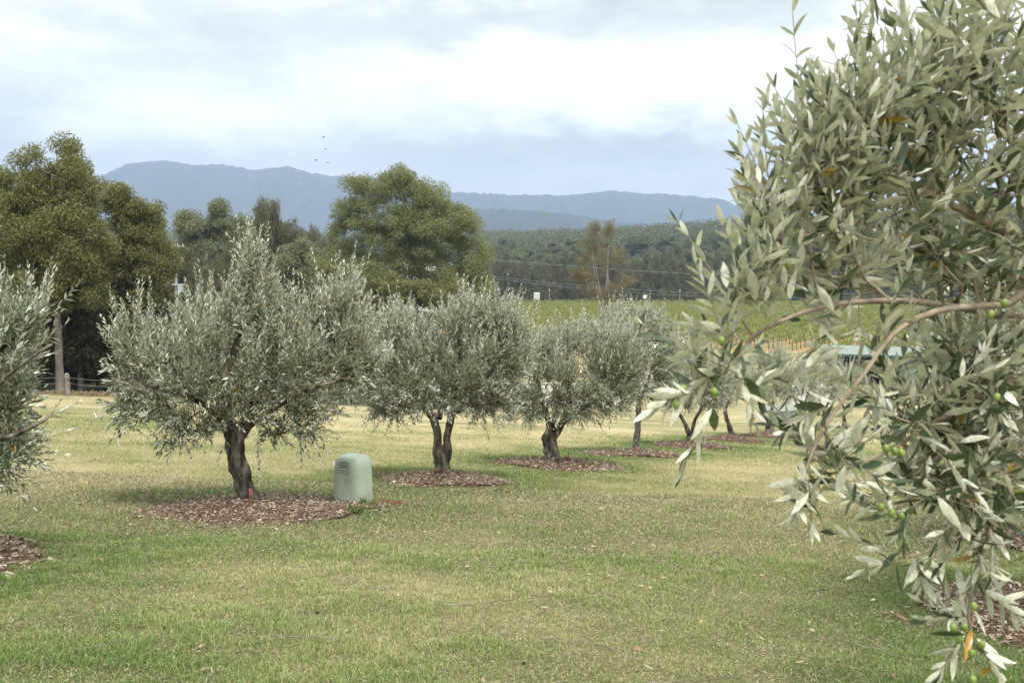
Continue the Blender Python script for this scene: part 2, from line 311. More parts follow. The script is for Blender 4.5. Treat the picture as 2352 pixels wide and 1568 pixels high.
def build_terrain():
    th = np.concatenate([np.linspace(-180, -62, 40, endpoint=False), np.linspace(-62, -33, 30, endpoint=False), np.linspace(-33, 33, 420), np.linspace(33, 62, 30)[1:], np.linspace(62, 180, 40)[1:-1]])
    th = np.radians(th); rr = np.concatenate([[.0], np.geomspace(.8, 6600, 560)])
    X = rr[:, None]*np.sin(th); Y = rr[:, None]*np.cos(th); Z = G(X, Y)
    n, m = X.shape; Vv = np.stack([X, Y, Z], -1).reshape(-1, 3)
    i, j = np.meshgrid(np.arange(n-1), np.arange(m), indexing='ij'); j2 = (j+1) % m
    Q = np.stack([i*m+j, i*m+j2, (i+1)*m+j2, (i+1)*m+j], -1).reshape(-1, 4)[:, ::-1]
    x, y = Vv[:, 0], Vv[:, 1]; vz, wz = zones(x, y)
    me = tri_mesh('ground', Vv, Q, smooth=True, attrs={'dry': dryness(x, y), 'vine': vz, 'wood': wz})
    m_, t, bs, out = new_mat('ground_grass')
    def A(n_): a = t.add('ShaderNodeAttribute'); a.attribute_name = n_; return a.outputs['Fac']
    g = t.add('ShaderNodeNewGeometry'); pos = g.outputs['Position']
    na = t.noise(pos, 9, 6, .65); nb = t.noise(pos, 45, 4, .7); nc = t.noise(pos, 1.3, 5, .6)
    dry = t.m('ADD', A('dry'), t.m('MULTIPLY', t.m('SUBTRACT', na, .5), .9))
    dry = t.m('ADD', dry, t.m('MULTIPLY', t.m('SUBTRACT', nb, .5), .5), clamp=True)
    dry = t.m('ADD', dry, t.m('MULTIPLY', t.m('SUBTRACT', nc, .5), .3), clamp=True)
    s0 = t.add('ShaderNodeSeparateXYZ'); t.l.new(pos, s0.inputs[0]); fy = t.mr(s0.outputs[1], 14, 34)
    c = t.ramp(dry, [(0, (.09, .12, .04)), (.3, (.155, .17, .07)), (.55, (.25, .23, .12)), (.8, (.37, .32, .18)), (1, (.45, .38, .24))])
    cn = t.ramp(t.m('ADD', t.m('MULTIPLY', dry, .6), t.m('MULTIPLY', nb, .4)), [(.2, (.075, .09, .03)), (.45, (.16, .16, .07)), (.62, (.27, .24, .13)), (.85, (.38, .33, .20))]); c = t.mix(fy, cn, c)
    bare = t.m('MULTIPLY', t.mr(t.noise(pos, 5.5, 6, .7), .52, .66), .75); c = t.mix(t.m('MULTIPLY', bare, .7), c, (.22, .175, .14))
    s3 = t.add('ShaderNodeSeparateXYZ'); t.l.new(pos, s3.inputs[0])
    perp = t.m('ADD', t.m('MULTIPLY', s3.outputs[0], float(VP[0])), t.m('MULTIPLY', s3.outputs[1], float(VP[1])))
    ph = t.m('ABSOLUTE', t.m('SUBTRACT', t.m('FRACT', t.m('DIVIDE', perp, VSP)), .5))   # .5 on a row, 0 between
    soil = t.mr(t.m('ADD', ph, t.m('MULTIPLY', t.m('SUBTRACT', nc, .5), .2)), .14, .24)
    vc = t.mix(soil, (.17, .19, .06), (.36, .22, .12)); c = t.mix(A('vine'), c, vc)
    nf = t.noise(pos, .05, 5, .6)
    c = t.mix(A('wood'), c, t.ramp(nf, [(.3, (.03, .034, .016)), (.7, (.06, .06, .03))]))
    t.put(bs.inputs['Base Color'], c); bs.inputs['Roughness'].default_value = .95; bs.inputs['Specular IOR Level'].default_value = .1
    bp = t.add('ShaderNodeBump'); bp.inputs['Strength'].default_value = .7; bp.inputs['Distance'].default_value = .03
    t.l.new(t.m('ADD', nb, t.m('MULTIPLY', na, 2.0)), bp.inputs['Height']); t.l.new(bp.outputs[0], bs.inputs['Normal'])
    o = link('ground', me, m_); tag(o, 'sloping lawn of patchy green and straw coloured grass running down to the valley', None, None, 'structure')
    return o
build_terrain()

# ---------------------------------------------------------------- mountains
def ridge(name, label, prof, d0, d1, d2, base_py, seed, cols, fringe, rough=30.0, flat=.8):
    pxs = np.arange(prof[0][0], prof[-1][0]+1, 5.0)
    py = np.interp(pxs, [p[0] for p in prof], [p[1] for p in prof])
    py = py+(fbm(pxs, pxs*0, 60, seed, 4)-.5)*8+(vn(pxs, pxs*0, 5, seed+3)-.5)*fringe
    ts = np.concatenate([np.linspace(0, 1, 60), np.linspace(1, 1.6, 10)[1:]])
    X = np.zeros((len(ts), len(pxs))); Y = X.copy(); Z = X.copy()
    top = EYE+d1*np.tan(np.arctan((784-py)/F)-TH); bz = EYE+d0*math.tan(math.atan((784-base_py)/F)-TH)
    for k, t in enumerate(ts):
        d = d0+(d1-d0)*t if t <= 1 else d1+(d2-d1)*(t-1)/.6
        X[k] = (pxs-1176)/F*d; Y[k] = d
        g = fbm(pxs*1.0, np.full_like(pxs, t*120.), 70, seed+6, 5)-.5
        hfrac = t**flat if t <= 1 else max(0, 1-(t-1)/.6)
        Z[k] = bz+(top-bz)*hfrac+g*rough*2*math.sin(min(t, 1)*math.pi)+(vn(pxs, np.full_like(pxs, t*200), 6, seed+2)-.5)*6*(t < 1)
        if k == 0: Z[k] = bz-15
    n, m = X.shape; Vv = np.stack([X, Y, Z], -1).reshape(-1, 3)
    i, j = np.meshgrid(np.arange(n-1), np.arange(m-1), indexing='ij')
    Q = np.stack([i*m+j, i*m+j+1, (i+1)*m+j+1, (i+1)*m+j], -1).reshape(-1, 4)
    me = tri_mesh(name, Vv, Q, smooth=True)
    m_, t_, bs, out = new_mat(name+'_forest'); g = t_.add('ShaderNodeNewGeometry'); pos = g.outputs['Position']
    n1_ = t_.noise(pos, .02, 8, .65); n2_ = t_.noise(t_.vm('MULTIPLY', pos, (1, 1, 2.5)), .0055, 5, .6)
    c = t_.ramp(n1_, [(.3, cols[0]), (.7, cols[1])]); cl = t_.mr(t_.m('ADD', n2_, t_.m('MULTIPLY', t_.m('SUBTRACT', n1_, .5), .35)), .66, .76)
    c = t_.mix(t_.m('MULTIPLY', cl, .45), c, (.36, .32, .28)); t_.put(bs.inputs['Base Color'], c); bs.inputs['Roughness'].default_value = 1
    bs.inputs['Specular IOR Level'].default_value = 0
    o = link(name, me, m_); tag(o, label, None, None, 'structure'); return o
ridge('mountains', 'long blue forested mountain range on the horizon',
      [(-500, 400), (0, 405), (210, 408), (250, 400), (300, 379), (350, 371), (400, 366), (450, 381), (520, 378), (590, 391), (640, 383), (670, 381), (720, 396), (770, 405), (850, 408), (950, 425), (1050, 444), (1130, 446), (1300, 449), (1390, 438), (1450, 443), (1500, 443), (1590, 451), (1650, 457), (1680, 470), (1720, 484), (1850, 488), (2350, 497), (2900, 500)],
      4300, 5600, 6500, 545, 4, ((.024, .036, .024), (.075, .088, .058)), 4.5, 80.0)
ridge('foothills', 'lower forested foothills in front of the blue range',
      [(900, 505), (1000, 486), (1080, 480), (1160, 479), (1250, 484), (1330, 497), (1420, 512), (1500, 518), (1700, 522)], 2900, 3500, 3900, 545, 31, ((.022, .032, .020), (.052, .064, .040)), 4.5, 26)

# ---------------------------------------------------------------- leaf and branch meshes
def leaf_quads(P, D, N, L, W, fold=.18, curl=.08):
    D = nrm(D); N = nrm(N-D*(N*D).sum(1, keepdims=True)); S = np.cross(D, N); L = L[:, None]; W = W[:, None]; n = len(P)
    mid = P+D*L*.48+N*W*fold
    Vv = np.stack([P, mid+S*W*.5, mid-S*W*.5, P+D*L-N*L*curl], 1).reshape(-1, 3)
    b = np.arange(n)[:, None]*4
    T = np.concatenate([b+[0, 1, 3], b+[0, 3, 2]], 0); return Vv, T
def leaf_full(P, D, N, L, W, curl):
    D = nrm(D); N = nrm(N-D*(N*D).sum(1, keepdims=True)); S = np.cross(D, N); n = len(P); L = L[:, None]; W = W[:, None]; curl = curl[:, None]
    pt = lambda t: P+D*L*t-N*curl*L*t*t
    vs = [P]
    for t, wd in ((.16, .58), (.42, 1.0), (.72, .78)):
        c = pt(t); vs += [c-N*W*.07, c+S*W*.5*wd+N*W*.05, c-S*W*.5*wd+N*W*.05]
    vs.append(pt(1.0)); Vv = np.stack(vs, 1).reshape(-1, 3); b = np.arange(n)[:, None]*11
    tr = [(0, 2, 1), (0, 1, 3)]
    for a in (1, 4): m_, r, l, m2, r2, l2 = a, a+1, a+2, a+3, a+4, a+5; tr += [(m_, r, r2), (m_, r2, m2), (m_, m2, l2), (m_, l2, l)]
    tr += [(7, 8, 10), (7, 10, 9)]
    return Vv, np.concatenate([b+list(q) for q in tr], 0)
def prisms(A, B, ra, rb, k=3):
    d = nrm(B-A); ref = np.where(np.abs(d[:, 2:3]) < .9, [[0, 0, 1.]], [[1., 0, 0]]); a = nrm(np.cross(d, ref)); c = np.cross(d, a); n = len(A)
    vs = []
    for P_, r_ in ((A, ra), (B, rb)):
        for i in range(k): t = 2*math.pi*i/k; vs.append(P_+r_[:, None]*(math.cos(t)*a+math.sin(t)*c))
    Vv = np.stack(vs, 1).reshape(-1, 3); b = np.arange(n)[:, None]*2*k
    T = []
    for i in range(k): j = (i+1) % k; T += [b+[i, j, k+j], b+[i, k+j, k+i]]
    return Vv, np.concatenate(T, 0)
def resample(pts, step):
    P = np.array(pts, float); 
    # Catmull-Rom
    out = []
    for i in range(len(P)-1):
        p0 = P[max(i-1, 0)]; p1 = P[i]; p2 = P[i+1]; p3 = P[min(i+2, len(P)-1)]
        n = max(2, int(np.linalg.norm(p2[:3]-p1[:3])/step))
        for k in range(n):
            t = k/n; out.append(.5*((2*p1)+(-p0+p2)*t+(2*p0-5*p1+4*p2-p3)*t*t+(-p0+3*p1-3*p2+p3)*t**3))
    out.append(P[-1]); return np.array(out)
def tube_mesh(pts, step=.05, sides=12, flute=.1, seed=0, close=True, knob=.2):
    """pts: (x,y,z,r). One smooth tapering limb with uneven bark."""
    Q = resample(pts, step); P = Q[:, :3]; r = np.maximum(Q[:, 3], .001); n = len(P)
    T = nrm(np.gradient(P, axis=0)); a = nrm(np.cross(T[0], (0.3, 1, .1))); rings = []
    for i in range(n):
        a = nrm(a-T[i]*np.dot(a, T[i])); c = np.cross(T[i], a)
        ang = np.arange(sides)*2*math.pi/sides
        k = 1+flute*np.sin(ang*3+seed+i*.06)+flute*.6*np.sin(ang*5+seed*2-i*.09)+knob*(vn(ang*2.2+seed*5, np.full(sides, i*step*9+seed), 1, seed % 5)-.5)*2
        rings.append(P[i]+(r[i]*k)[:, None]*(np.cos(ang)[:, None]*a+np.sin(ang)[:, None]*c))
    Vv = np.concatenate(rings+[P[-1:]+T[-1:]*r[-1]*.4], 0)
    i, j = np.meshgrid(np.arange(n-1), np.arange(sides), indexing='ij'); j2 = (j+1) % sides
    q = np.stack([i*sides+j, i*sides+j2, (i+1)*sides+j2, (i+1)*sides+j], -1).reshape(-1, 4)
    T1 = np.concatenate([q[:, [0, 1, 2]], q[:, [0, 2, 3]]], 0)
    cap = np.array([[(n-1)*sides+j, (n-1)*sides+(j+1) % sides, n*sides] for j in range(sides)])
    return Vv, np.concatenate([T1, cap], 0), Q
def grow(start, tips, step, r0, expo=.45, rmax=.05):
    """join every tip to the nearest twig already there; thickness follows the number of tips carried"""
    n0 = len(start); P = np.zeros((n0+len(tips)*40, 3)); par = np.full(len(P), -1); P[:n0] = start; n = n0; ends = []
    d0 = np.array([np.min(np.sum((start-t)**2, 1)) for t in tips]); order = np.argsort(d0)
    for k in order:
        t = tips[k]; dd = np.sum((P[:n]-t)**2, 1); i = int(np.argmin(dd)); dist = math.sqrt(dd[i])
        m_ = max(1, min(30, int(dist/step))); a = P[i].copy()
        dirp = (P[i]-P[par[i]]) if par[i] >= 0 else nrm(t-a)*.3+np.array([0, 0, .15])
        ctrl = a+nrm(dirp)*dist*.35+np.array([0, 0, dist*.12]); prev = i
        for s in range(1, m_+1):
            q = s/m_; P[n] = (1-q)**2*a+2*q*(1-q)*ctrl+q*q*t+(rng.normal(0, step*.08, 3) if s < m_ else 0); par[n] = prev; prev = n; n += 1
        ends.append((k, prev))
        if n > len(P)-50: break
    cnt = np.zeros(n); 
    for k, e in ends: cnt[e] += 1
    for i in range(n-1, n0-1, -1): cnt[par[i]] += cnt[i]
    rad = np.minimum(r0*np.maximum(cnt, 1)**expo, rmax)
    ch = np.arange(n0, n); A = P[par[ch]]; B = P[ch]; ra = np.where(par[ch] < n0, rad[ch], rad[par[ch]]); rb = rad[ch]
    tdir = np.zeros((len(tips), 3)); 
    for k, e in ends: tdir[k] = P[e]-P[par[e]]
    return A, B, ra, rb, nrm(tdir)
WIND = np.array([.25, .75, .25])
def twig_leaves(P, T, L, pairs, ll, lw, droop, mode, ang0=48, curl=.15, gravity=0.0, wind=.75):
    """opposite leaves along each shoot; the dark face looks to the shoot's tip, the pale face back"""
    n = len(P); T = nrm(T); ref = nrm(rng.normal(size=(n, 3))); A = nrm(np.cross(T, ref)); Bv = np.cross(T, A)
    PP, DD, NN, LL = [], [], [], []; SA, SB = [], []
    prev = P; bend = nrm(np.cross(A, T)+rng.normal(0, .3, (n, 3)))*.12; bend[:, 2] += droop
    for j in range(pairs):
        s = (j+.3)/pairs; pos = P+T*(L*s)[:, None]+bend*(L*s*s)[:, None]
        Tl = nrm(T+bend*2*s)
        for sg in (1, -1):
            keep = rng.random(n) < .9
            rad = (A if j % 2 else Bv)*sg+rng.normal(0, .22, (n, 3))
            an = np.radians(ang0*(1.15-.55*s)+rng.normal(0, 10, n))[:, None]
            D = Tl*np.cos(an)+nrm(rad)*np.sin(an); D[:, 2] -= gravity
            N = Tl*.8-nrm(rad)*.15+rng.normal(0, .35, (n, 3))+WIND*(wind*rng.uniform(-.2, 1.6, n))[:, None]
            PP.append(pos[keep]); DD.append(D[keep]); NN.append(N[keep]); LL.append((ll*(1-.45*s*s)*rng.uniform(.65, 1.15, n))[keep])
        SA.append(prev); SB.append(pos); prev = pos
    tipp = P+T*L[:, None]+bend*L[:, None]; PP.append(prev); DD.append(nrm(tipp-prev)); NN.append(rng.normal(size=(n, 3))); LL.append(np.full(n, ll*.6))
    PP, DD, NN, LL = (np.concatenate(q) for q in (PP, DD, NN, LL)); W = LL*lw*rng.uniform(.8, 1.2, len(LL))
    if mode == 'full': lv = leaf_full(PP, DD, NN, LL, W, rng.normal(curl*.8, .24, len(LL)))
    else: lv = leaf_quads(PP, DD, NN, LL, W)
    return lv, np.concatenate(SA), np.concatenate(SB)
def joinm(parts):
    vs, ts, o = [], [], 0
    for v, t in parts: vs.append(v); ts.append(t+o); o += len(v)
    return np.concatenate(vs), np.concatenate(ts)

def olive_tree(label, base, limbs, lobes, ntips, group='olive trees planted in rows', pairs=9, ll=.075, lw=.27, mode='quad', step=.07, leafmat='olive', twigmat='twig', barkmats=('bark',),
               Lr=(.20, .44), up=.95, shoots=(), r0=.0024, extra=None, shell=.33, droopk=.10, ang0=40, wind_shade=(.08, 1.35), gather=.72, minh=.62, long=.10):
    base = np.array(base, float); root = thing('olive_tree', label, 'olive tree', base, group)
    start = []
    for k, pts in enumerate(limbs):
        Vv, T, Q = tube_mesh(pts, .035 if k == 0 else .05, 22 if k == 0 else 9, .13 if k == 0 else .07, k+1.0, knob=.34 if k == 0 else .22)
        link('trunk' if k == 0 else 'branch', tri_mesh('limb', Vv-base, T, smooth=True), M[barkmats[min(k, len(barkmats)-1)]], root)
        q = Q[:, :3]; start.append(q[int(len(q)*(.75 if k == 0 and len(limbs) > 1 else .45)):] if k == 0 else q[int(len(q)*.2):])
    start = np.concatenate(start)
    tw = sum(l[2] for l in lobes); tips, outw = [], []
    for c, rad, wgt in lobes:
        n = max(1, int(ntips*wgt/tw)); u = nrm(rng.normal(size=(n, 3))); rr = rng.random(n)**shell
        tips.append(np.array(c)+u*rr[:, None]*np.array(rad)); outw.append(u)
    tips = np.concatenate(tips); outw = np.concatenate(outw)
    sub = tips[rng.choice(len(tips), max(20, len(tips)//26))]   # gather the tips into boughs so the crown has gaps
    near = np.array([np.argmin(((sub-t_)**2).sum(1)) for t_ in tips]); tips = tips+(sub[near]-tips)*gather*rng.random((len(tips), 1))
    ax = np.hypot(tips[:, 0]-base[0], tips[:, 1]-base[1]); tips[:, 2] = np.maximum(tips[:, 2], base[2]+np.interp(ax, [.25, .75], [minh+.62, minh]))
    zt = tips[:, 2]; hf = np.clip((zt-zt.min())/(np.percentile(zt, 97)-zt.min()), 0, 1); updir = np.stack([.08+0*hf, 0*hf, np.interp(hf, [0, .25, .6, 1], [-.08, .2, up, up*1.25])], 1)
    T = nrm(outw*.65+updir+rng.normal(0, .3, outw.shape)); L = rng.uniform(*Lr, len(tips)); lg = (rng.random(len(tips)) < long*1.6) & (hf > .55); L = np.where(lg, rng.uniform(1.3, 1.9, len(tips))*Lr[1], L); T[lg] = nrm(T[lg]*.5+np.array([.08, 0, 1.0])+rng.normal(0, .12, (lg.sum(), 3)))
    tips = tips-T*L[:, None]*.32
    A, B, ra, rb, tdir = grow(start, tips, step, r0)
    if len(shoots):
        sp_ = np.array([s[0] for s in shoots]); sq = np.array([s[1] for s in shoots]); n1_ = len(tips)
        hf = np.concatenate([hf, np.interp(sq[:, 2]-sp_[:, 2], [-.1, .1], [.2, 1.0])]); tips = np.concatenate([tips, sp_]); T = np.concatenate([T, nrm(sq-sp_)]); L = np.concatenate([L, np.linalg.norm(sq-sp_, axis=1)])
    lowm = (T[:, 2] < .15)
    parts = []; sa, sb = [], []
    lng = L > Lr[1]*1.25
    for msk, pr in ((~lng, pairs), (lng, int(pairs*2))):
        if msk.sum():
            dr = np.where(lowm[msk], -droopk, .05)
            lv, a, b = twig_leaves(tips[msk], T[msk], L[msk], pr, ll, lw, dr, mode, ang0=ang0, wind=(wind_shade[0]+wind_shade[1]*hf[msk]**1.3)); parts.append(lv); sa.append(a); sb.append(b)  # wind turns fewer pale faces low down, mimicking shade inside the crown
    # sparse leaves back along the finer twigs
    idx = np.where((rb < .006))[0]
    if len(idx):
        idx = rng.choice(idx, min(len(idx), int(len(tips)*2.2))); d = nrm(B[idx]-A[idx]); rd = nrm(np.cross(d, rng.normal(size=d.shape))); ln = ll*rng.uniform(.6, 1.1, len(idx))
        D = d*.5+rd*.8
        parts.append(leaf_full(B[idx], D, d-rd*.2, ln, ln*lw, rng.normal(.15, .1, len(idx))) if mode == 'full' else leaf_quads(B[idx], D, d-rd*.2, ln, ln*lw))
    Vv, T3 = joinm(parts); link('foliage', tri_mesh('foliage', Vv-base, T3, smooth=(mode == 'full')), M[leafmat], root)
    sa = np.concatenate(sa+[A]); sb = np.concatenate(sb+[B]); r1 = np.concatenate([np.full(len(sa)-len(A), r0*.75), ra]); r2 = np.concatenate([np.full(len(sb)-len(B), r0*.65), rb])
    Vv, T3 = prisms(sa, sb, r1, r2, 5 if mode == 'full' else 3); link('twigs', tri_mesh('twigs', Vv-base, T3, smooth=(mode == 'full')), M[twigmat], root)
    return root
def lobe(px, py, rx, ry, d, rd=None, w=1.0):
    c = at(px, py, d); k = d/F; return (c, (rx*k, (rd if rd else rx*k), ry*k), w)
def limb(pts, d):      # (px, py, radius in px, depth offset)
    out = []
    for q in pts:
        dd = d+(q[3] if len(q) > 3 else 0); p = at(q[0], q[1], dd); out.append((p[0], p[1], p[2], q[2]*dd/F*.86))
    return out
def shoot(px, py, px2, py2, d): return (at(px, py, d), at(px2, py2, d))
def rooted(pts, base): # flare the foot of the trunk into the ground
    b = (base[0], base[1], base[2]-.08, pts[0][3]*1.35); return [b]+pts

# ---- tree 1 (nearest of the row, tall spire)
b = bases[0]
T1 = [rooted(limb([(576, 1150, 28), (560, 1115, 21.5), (552, 1082, 23), (540, 1050, 19.5), (539, 1018, 20.5), (530, 985, 18)], 12), b),
      limb([(532, 1000, 20), (515, 950, 13), (505, 900, 11, -.1), (540, 800, 9), (552, 700, 7), (565, 610, 4)], 12),
      limb([(540, 1015, 18), (575, 960, 13, .1), (600, 900, 10, .2), (650, 830, 8, .3), (720, 750, 5, .2), (770, 680, 3)], 12),
      limb([(530, 985, 12), (470, 930, 8, -.3), (400, 900, 6, -.4), (330, 880, 4, -.4), (280, 840, 3)], 12),
      limb([(535, 985, 11), (480, 870, 8, .4), (420, 790, 6, .5), (350, 740, 4, .4)], 12),
      limb([(560, 985, 11), (640, 930, 8, -.4), (720, 890, 6, -.6), (800, 870, 4, -.5)], 12),
      limb([(555, 975, 10), (600, 870, 8, .6), (620, 780, 5, .9)], 12)]
L1 = [lobe(530, 815, 200, 115, 12, 1.25, 3.2), lobe(385, 850, 160, 120, 12, .9, 1.8), lobe(710, 790, 140, 120, 12, .9, 2.0), lobe(520, 905, 240, 75, 12, 1.1, 2.4),
      lobe(583, 630, 34, 75, 12, .2, .85), lobe(578, 715, 75, 60, 12, .35, 1.0), lobe(785, 700, 58, 52, 12, .35, .8), lobe(660, 740, 50, 50, 12, .4, .4), lobe(460, 745, 50, 50, 12, .35, .4), lobe(300, 770, 60, 70, 12, .4, .5),
      lobe(700, 945, 70, 50, 12, .6, .5), lobe(300, 930, 75, 50, 12, .5, .6), lobe(450, 995, 100, 38, 12, .5, .5), lobe(660, 990, 80, 38, 12, .5, .4), lobe(830, 800, 55, 90, 12, .5, .7), lobe(800, 850, 60, 80, 12, .5, .6)]
S1 = [shoot(575, 620, 562, 505, 12), shoot(592, 640, 586, 530, 12), shoot(560, 640, 548, 560, 12.1), shoot(610, 680, 640, 570, 12), shoot(470, 720, 462, 630, 12), shoot(490, 730, 500, 640, 12.1), shoot(425, 760, 418, 690, 12),
      shoot(300, 770, 283, 692, 12), shoot(330, 780, 330, 700, 12), shoot(805, 690, 822, 592, 12), shoot(770, 690, 752, 600, 12), shoot(690, 730, 672, 640, 12), shoot(250, 800, 228, 745, 12), shoot(640, 700, 655, 620, 12.1),
      shoot(270, 840, 232, 850, 11.8), shoot(730, 1000, 765, 1055, 11.8), shoot(590, 1000, 606, 1110, 11.9), shoot(440, 1000, 395, 1035, 11.9), shoot(520, 1010, 490, 1065, 11.8), shoot(290, 930, 240, 925, 12), shoot(380, 960, 330, 960, 12)]
olive_tree('large olive tree with a tall spire of upright shoots beside the pale green pump cover', b, T1, L1, 2200, shoots=S1, ll=.096, lw=.25)
# ---- tree 2
b = bases[1]; d = 16
olive_tree('olive tree with a forked double trunk, just right of the pump cover', b,
           [rooted(limb([(1016, 1085, 22), (1016, 1066, 18), (1015, 1040, 17), (1015, 1024, 11)], d), b),
            limb([(1012, 1070, 12), (1004, 1040, 12.5), (1006, 1005, 11), (998, 968, 11), (978, 932, 9, .1), (955, 880, 7, .2), (915, 800, 4)], d),
            limb([(1019, 1070, 12), (1027, 1040, 11.5), (1027, 1000, 11), (1037, 955, 10), (1046, 880, 7), (1055, 780, 5), (1060, 710, 3)], d),
            limb([(1035, 950, 8), (1080, 880, 6, .4), (1130, 820, 4, .4), (1170, 760, 3)], d), limb([(985, 940, 7), (930, 930, 5, -.4), (880, 930, 4, -.5)], d),
            limb([(1036, 950, 7), (1090, 930, 5, -.4), (1140, 920, 3, -.5)], d), limb([(1010, 960, 7), (1020, 860, 6, .8), (1000, 780, 4, 1.0)], d)],
           [lobe(1030, 845, 165, 105, d, 1.3, 3), lobe(930, 815, 85, 80, d, .7, 1.2), lobe(1140, 805, 80, 80, d, .7, 1.3), lobe(1070, 735, 60, 42, d, .5, .9), lobe(1150, 735, 50, 35, d, .4, .5),
            lobe(1000, 895, 150, 50, d, 1.0, 1.5), lobe(890, 925, 60, 40, d, .5, .5), lobe(1120, 915, 80, 45, d, .6, .7), lobe(865, 830, 55, 80, d, .5, .8), lobe(900, 760, 60, 50, d, .5, .7), lobe(1190, 800, 50, 70, d, .5, .6)], 2700,
           shoots=[shoot(1060, 700, 1058, 628, d), shoot(1100, 700, 1112, 640, d), shoot(1075, 700, 1080, 650, d), shoot(1130, 710, 1150, 650, d), shoot(1020, 720, 1010, 670, d), shoot(950, 740, 940, 690, d), shoot(1180, 730, 1195, 680, d),
                   shoot(880, 960, 850, 990, d), shoot(1110, 960, 1125, 1010, d), shoot(990, 730, 985, 680, d)], pairs=9, ll=.096, lw=.25)
# ---- tree 3
b = bases[2]; d = 20
olive_tree('olive tree with a short thick trunk and a black sprinkler at its foot', b,
           [rooted(limb([(1272, 1062, 22), (1266, 1030, 17), (1262, 1005, 16), (1266, 990, 13)], d), b),
            limb([(1266, 1010, 12), (1290, 975, 9), (1305, 930, 7), (1310, 860, 5), (1320, 780, 3)], d), limb([(1262, 1005, 11), (1258, 960, 8), (1240, 900, 6, .3), (1220, 840, 4)], d),
            limb([(1290, 975, 6), (1350, 930, 4, -.4), (1400, 900, 3)], d), limb([(1258, 960, 6), (1210, 930, 4, -.4), (1170, 930, 3)], d), limb([(1270, 980, 7), (1290, 900, 5, .8), (1300, 820, 3, 1.2)], d)],
           [lobe(1300, 870, 160, 95, d, 1.4, 3), lobe(1220, 830, 80, 70, d, .8, 1.2), lobe(1400, 815, 90, 85, d, .8, 1.6), lobe(1290, 925, 130, 38, d, 1.0, 1.1), lobe(1190, 935, 55, 38, d, .6, .6), lobe(1300, 790, 80, 35, d, .6, .9), lobe(1405, 915, 75, 40, d, .6, .7), lobe(1440, 830, 60, 70, d, .6, .9)], 2500,
           shoots=[shoot(1290, 760, 1285, 722, d), shoot(1330, 770, 1340, 720, d), shoot(1250, 780, 1245, 735, d), shoot(1400, 780, 1410, 725, d), shoot(1210, 950, 1195, 990, d), shoot(1370, 960, 1385, 990, d)], ll=.096, lw=.26)
# ---- tree 4: straight pale lichened trunk
b = bases[3]; d = 24
olive_tree('olive tree on a single straight pale lichened trunk', b,
           [rooted(limb([(1463, 1040, 12), (1463, 1010, 8.5), (1466, 975, 7.5), (1467, 935, 7), (1466, 900, 6)], d), b),
            limb([(1466, 925, 6), (1440, 880, 4), (1420, 820, 3)], d), limb([(1467, 925, 6), (1490, 870, 4), (1510, 800, 3)], d), limb([(1466, 910, 5), (1464, 830, 4, .4), (1462, 750, 3, .3)], d)],
           [lobe(1470, 800, 100, 85, d, 1.1, 3), lobe(1420, 770, 60, 55, d, .6, 1), lobe(1520, 810, 60, 70, d, .6, 1.6), lobe(1420, 850, 80, 60, d, .7, 1.3), lobe(1450, 740, 60, 36, d, .4, 1.1), lobe(1480, 895, 85, 32, d, .8, .9)], 2100,
           shoots=[shoot(1450, 720, 1447, 682, d), shoot(1420, 730, 1415, 695, d), shoot(1500, 750, 1505, 715, d), shoot(1475, 730, 1480, 695, d)], barkmats=('bark_pale', 'bark'), ll=.098, pairs=8)
# ---- tree 5: three stems spreading in a V
b = bases[4]; d = 28
olive_tree('olive tree whose three stems spread from a low fork', b,
           [rooted(limb([(1588, 1018, 13), (1586, 1000, 9), (1585, 990, 8)], d), b),
            limb([(1584, 1000, 7), (1572, 970, 5), (1555, 940, 4), (1540, 900, 3)], d), limb([(1588, 1000, 6), (1596, 965, 5), (1612, 935, 4), (1620, 890, 3)], d), limb([(1590, 1002, 6), (1610, 975, 5), (1632, 945, 4), (1650, 900, 3)], d)],
           [lobe(1590, 880, 85, 60, d, 1.0, 3), lobe(1545, 900, 45, 40, d, .6, 1), lobe(1640, 890, 50, 50, d, .6, 1.2), lobe(1600, 830, 60, 30, d, .6, .8)], 1500, ll=.088, pairs=8)
# ---- tree 6: leaning stem
b = bases[5]; d = 32
olive_tree('small olive tree on a thin dark leaning stem', b,
           [rooted(limb([(1682, 1003, 9), (1676, 980, 6), (1668, 955, 5), (1664, 930, 4)], d), b), limb([(1666, 945, 4), (1650, 900, 3), (1640, 860, 2)], d), limb([(1666, 940, 4), (1685, 890, 3), (1690, 840, 2)], d)],
           [lobe(1668, 880, 60, 52, d, .9, 3), lobe(1690, 850, 45, 40, d, .5, 1), lobe(1640, 900, 40, 30, d, .5, .7)], 800, ll=.09, pairs=8, barkmats=('bark',))
# ---- tree 7: Y trunk in front of the tank
b = bases[6]; d = 36
olive_tree('round olive tree with an upright forked trunk in front of the pale green tank', b,
           [rooted(limb([(1768, 993, 12), (1768, 975, 8), (1770, 960, 6)], d), b), limb([(1766, 978, 5), (1758, 945, 4), (1745, 900, 3), (1735, 860, 2)], d), limb([(1771, 965, 6), (1774, 935, 4.5), (1785, 890, 3), (1790, 840, 2)], d),
            limb([(1773, 965, 4), (1795, 935, 2.5), (1820, 905, 2)], d)],
           [lobe(1770, 860, 72, 60, d, 1.1, 3), lobe(1725, 880, 45, 40, d, .6, 1), lobe(1815, 880, 42, 40, d, .6, 1), lobe(1760, 815, 45, 28, d, .6, .6)], 1100, ll=.092, pairs=8)
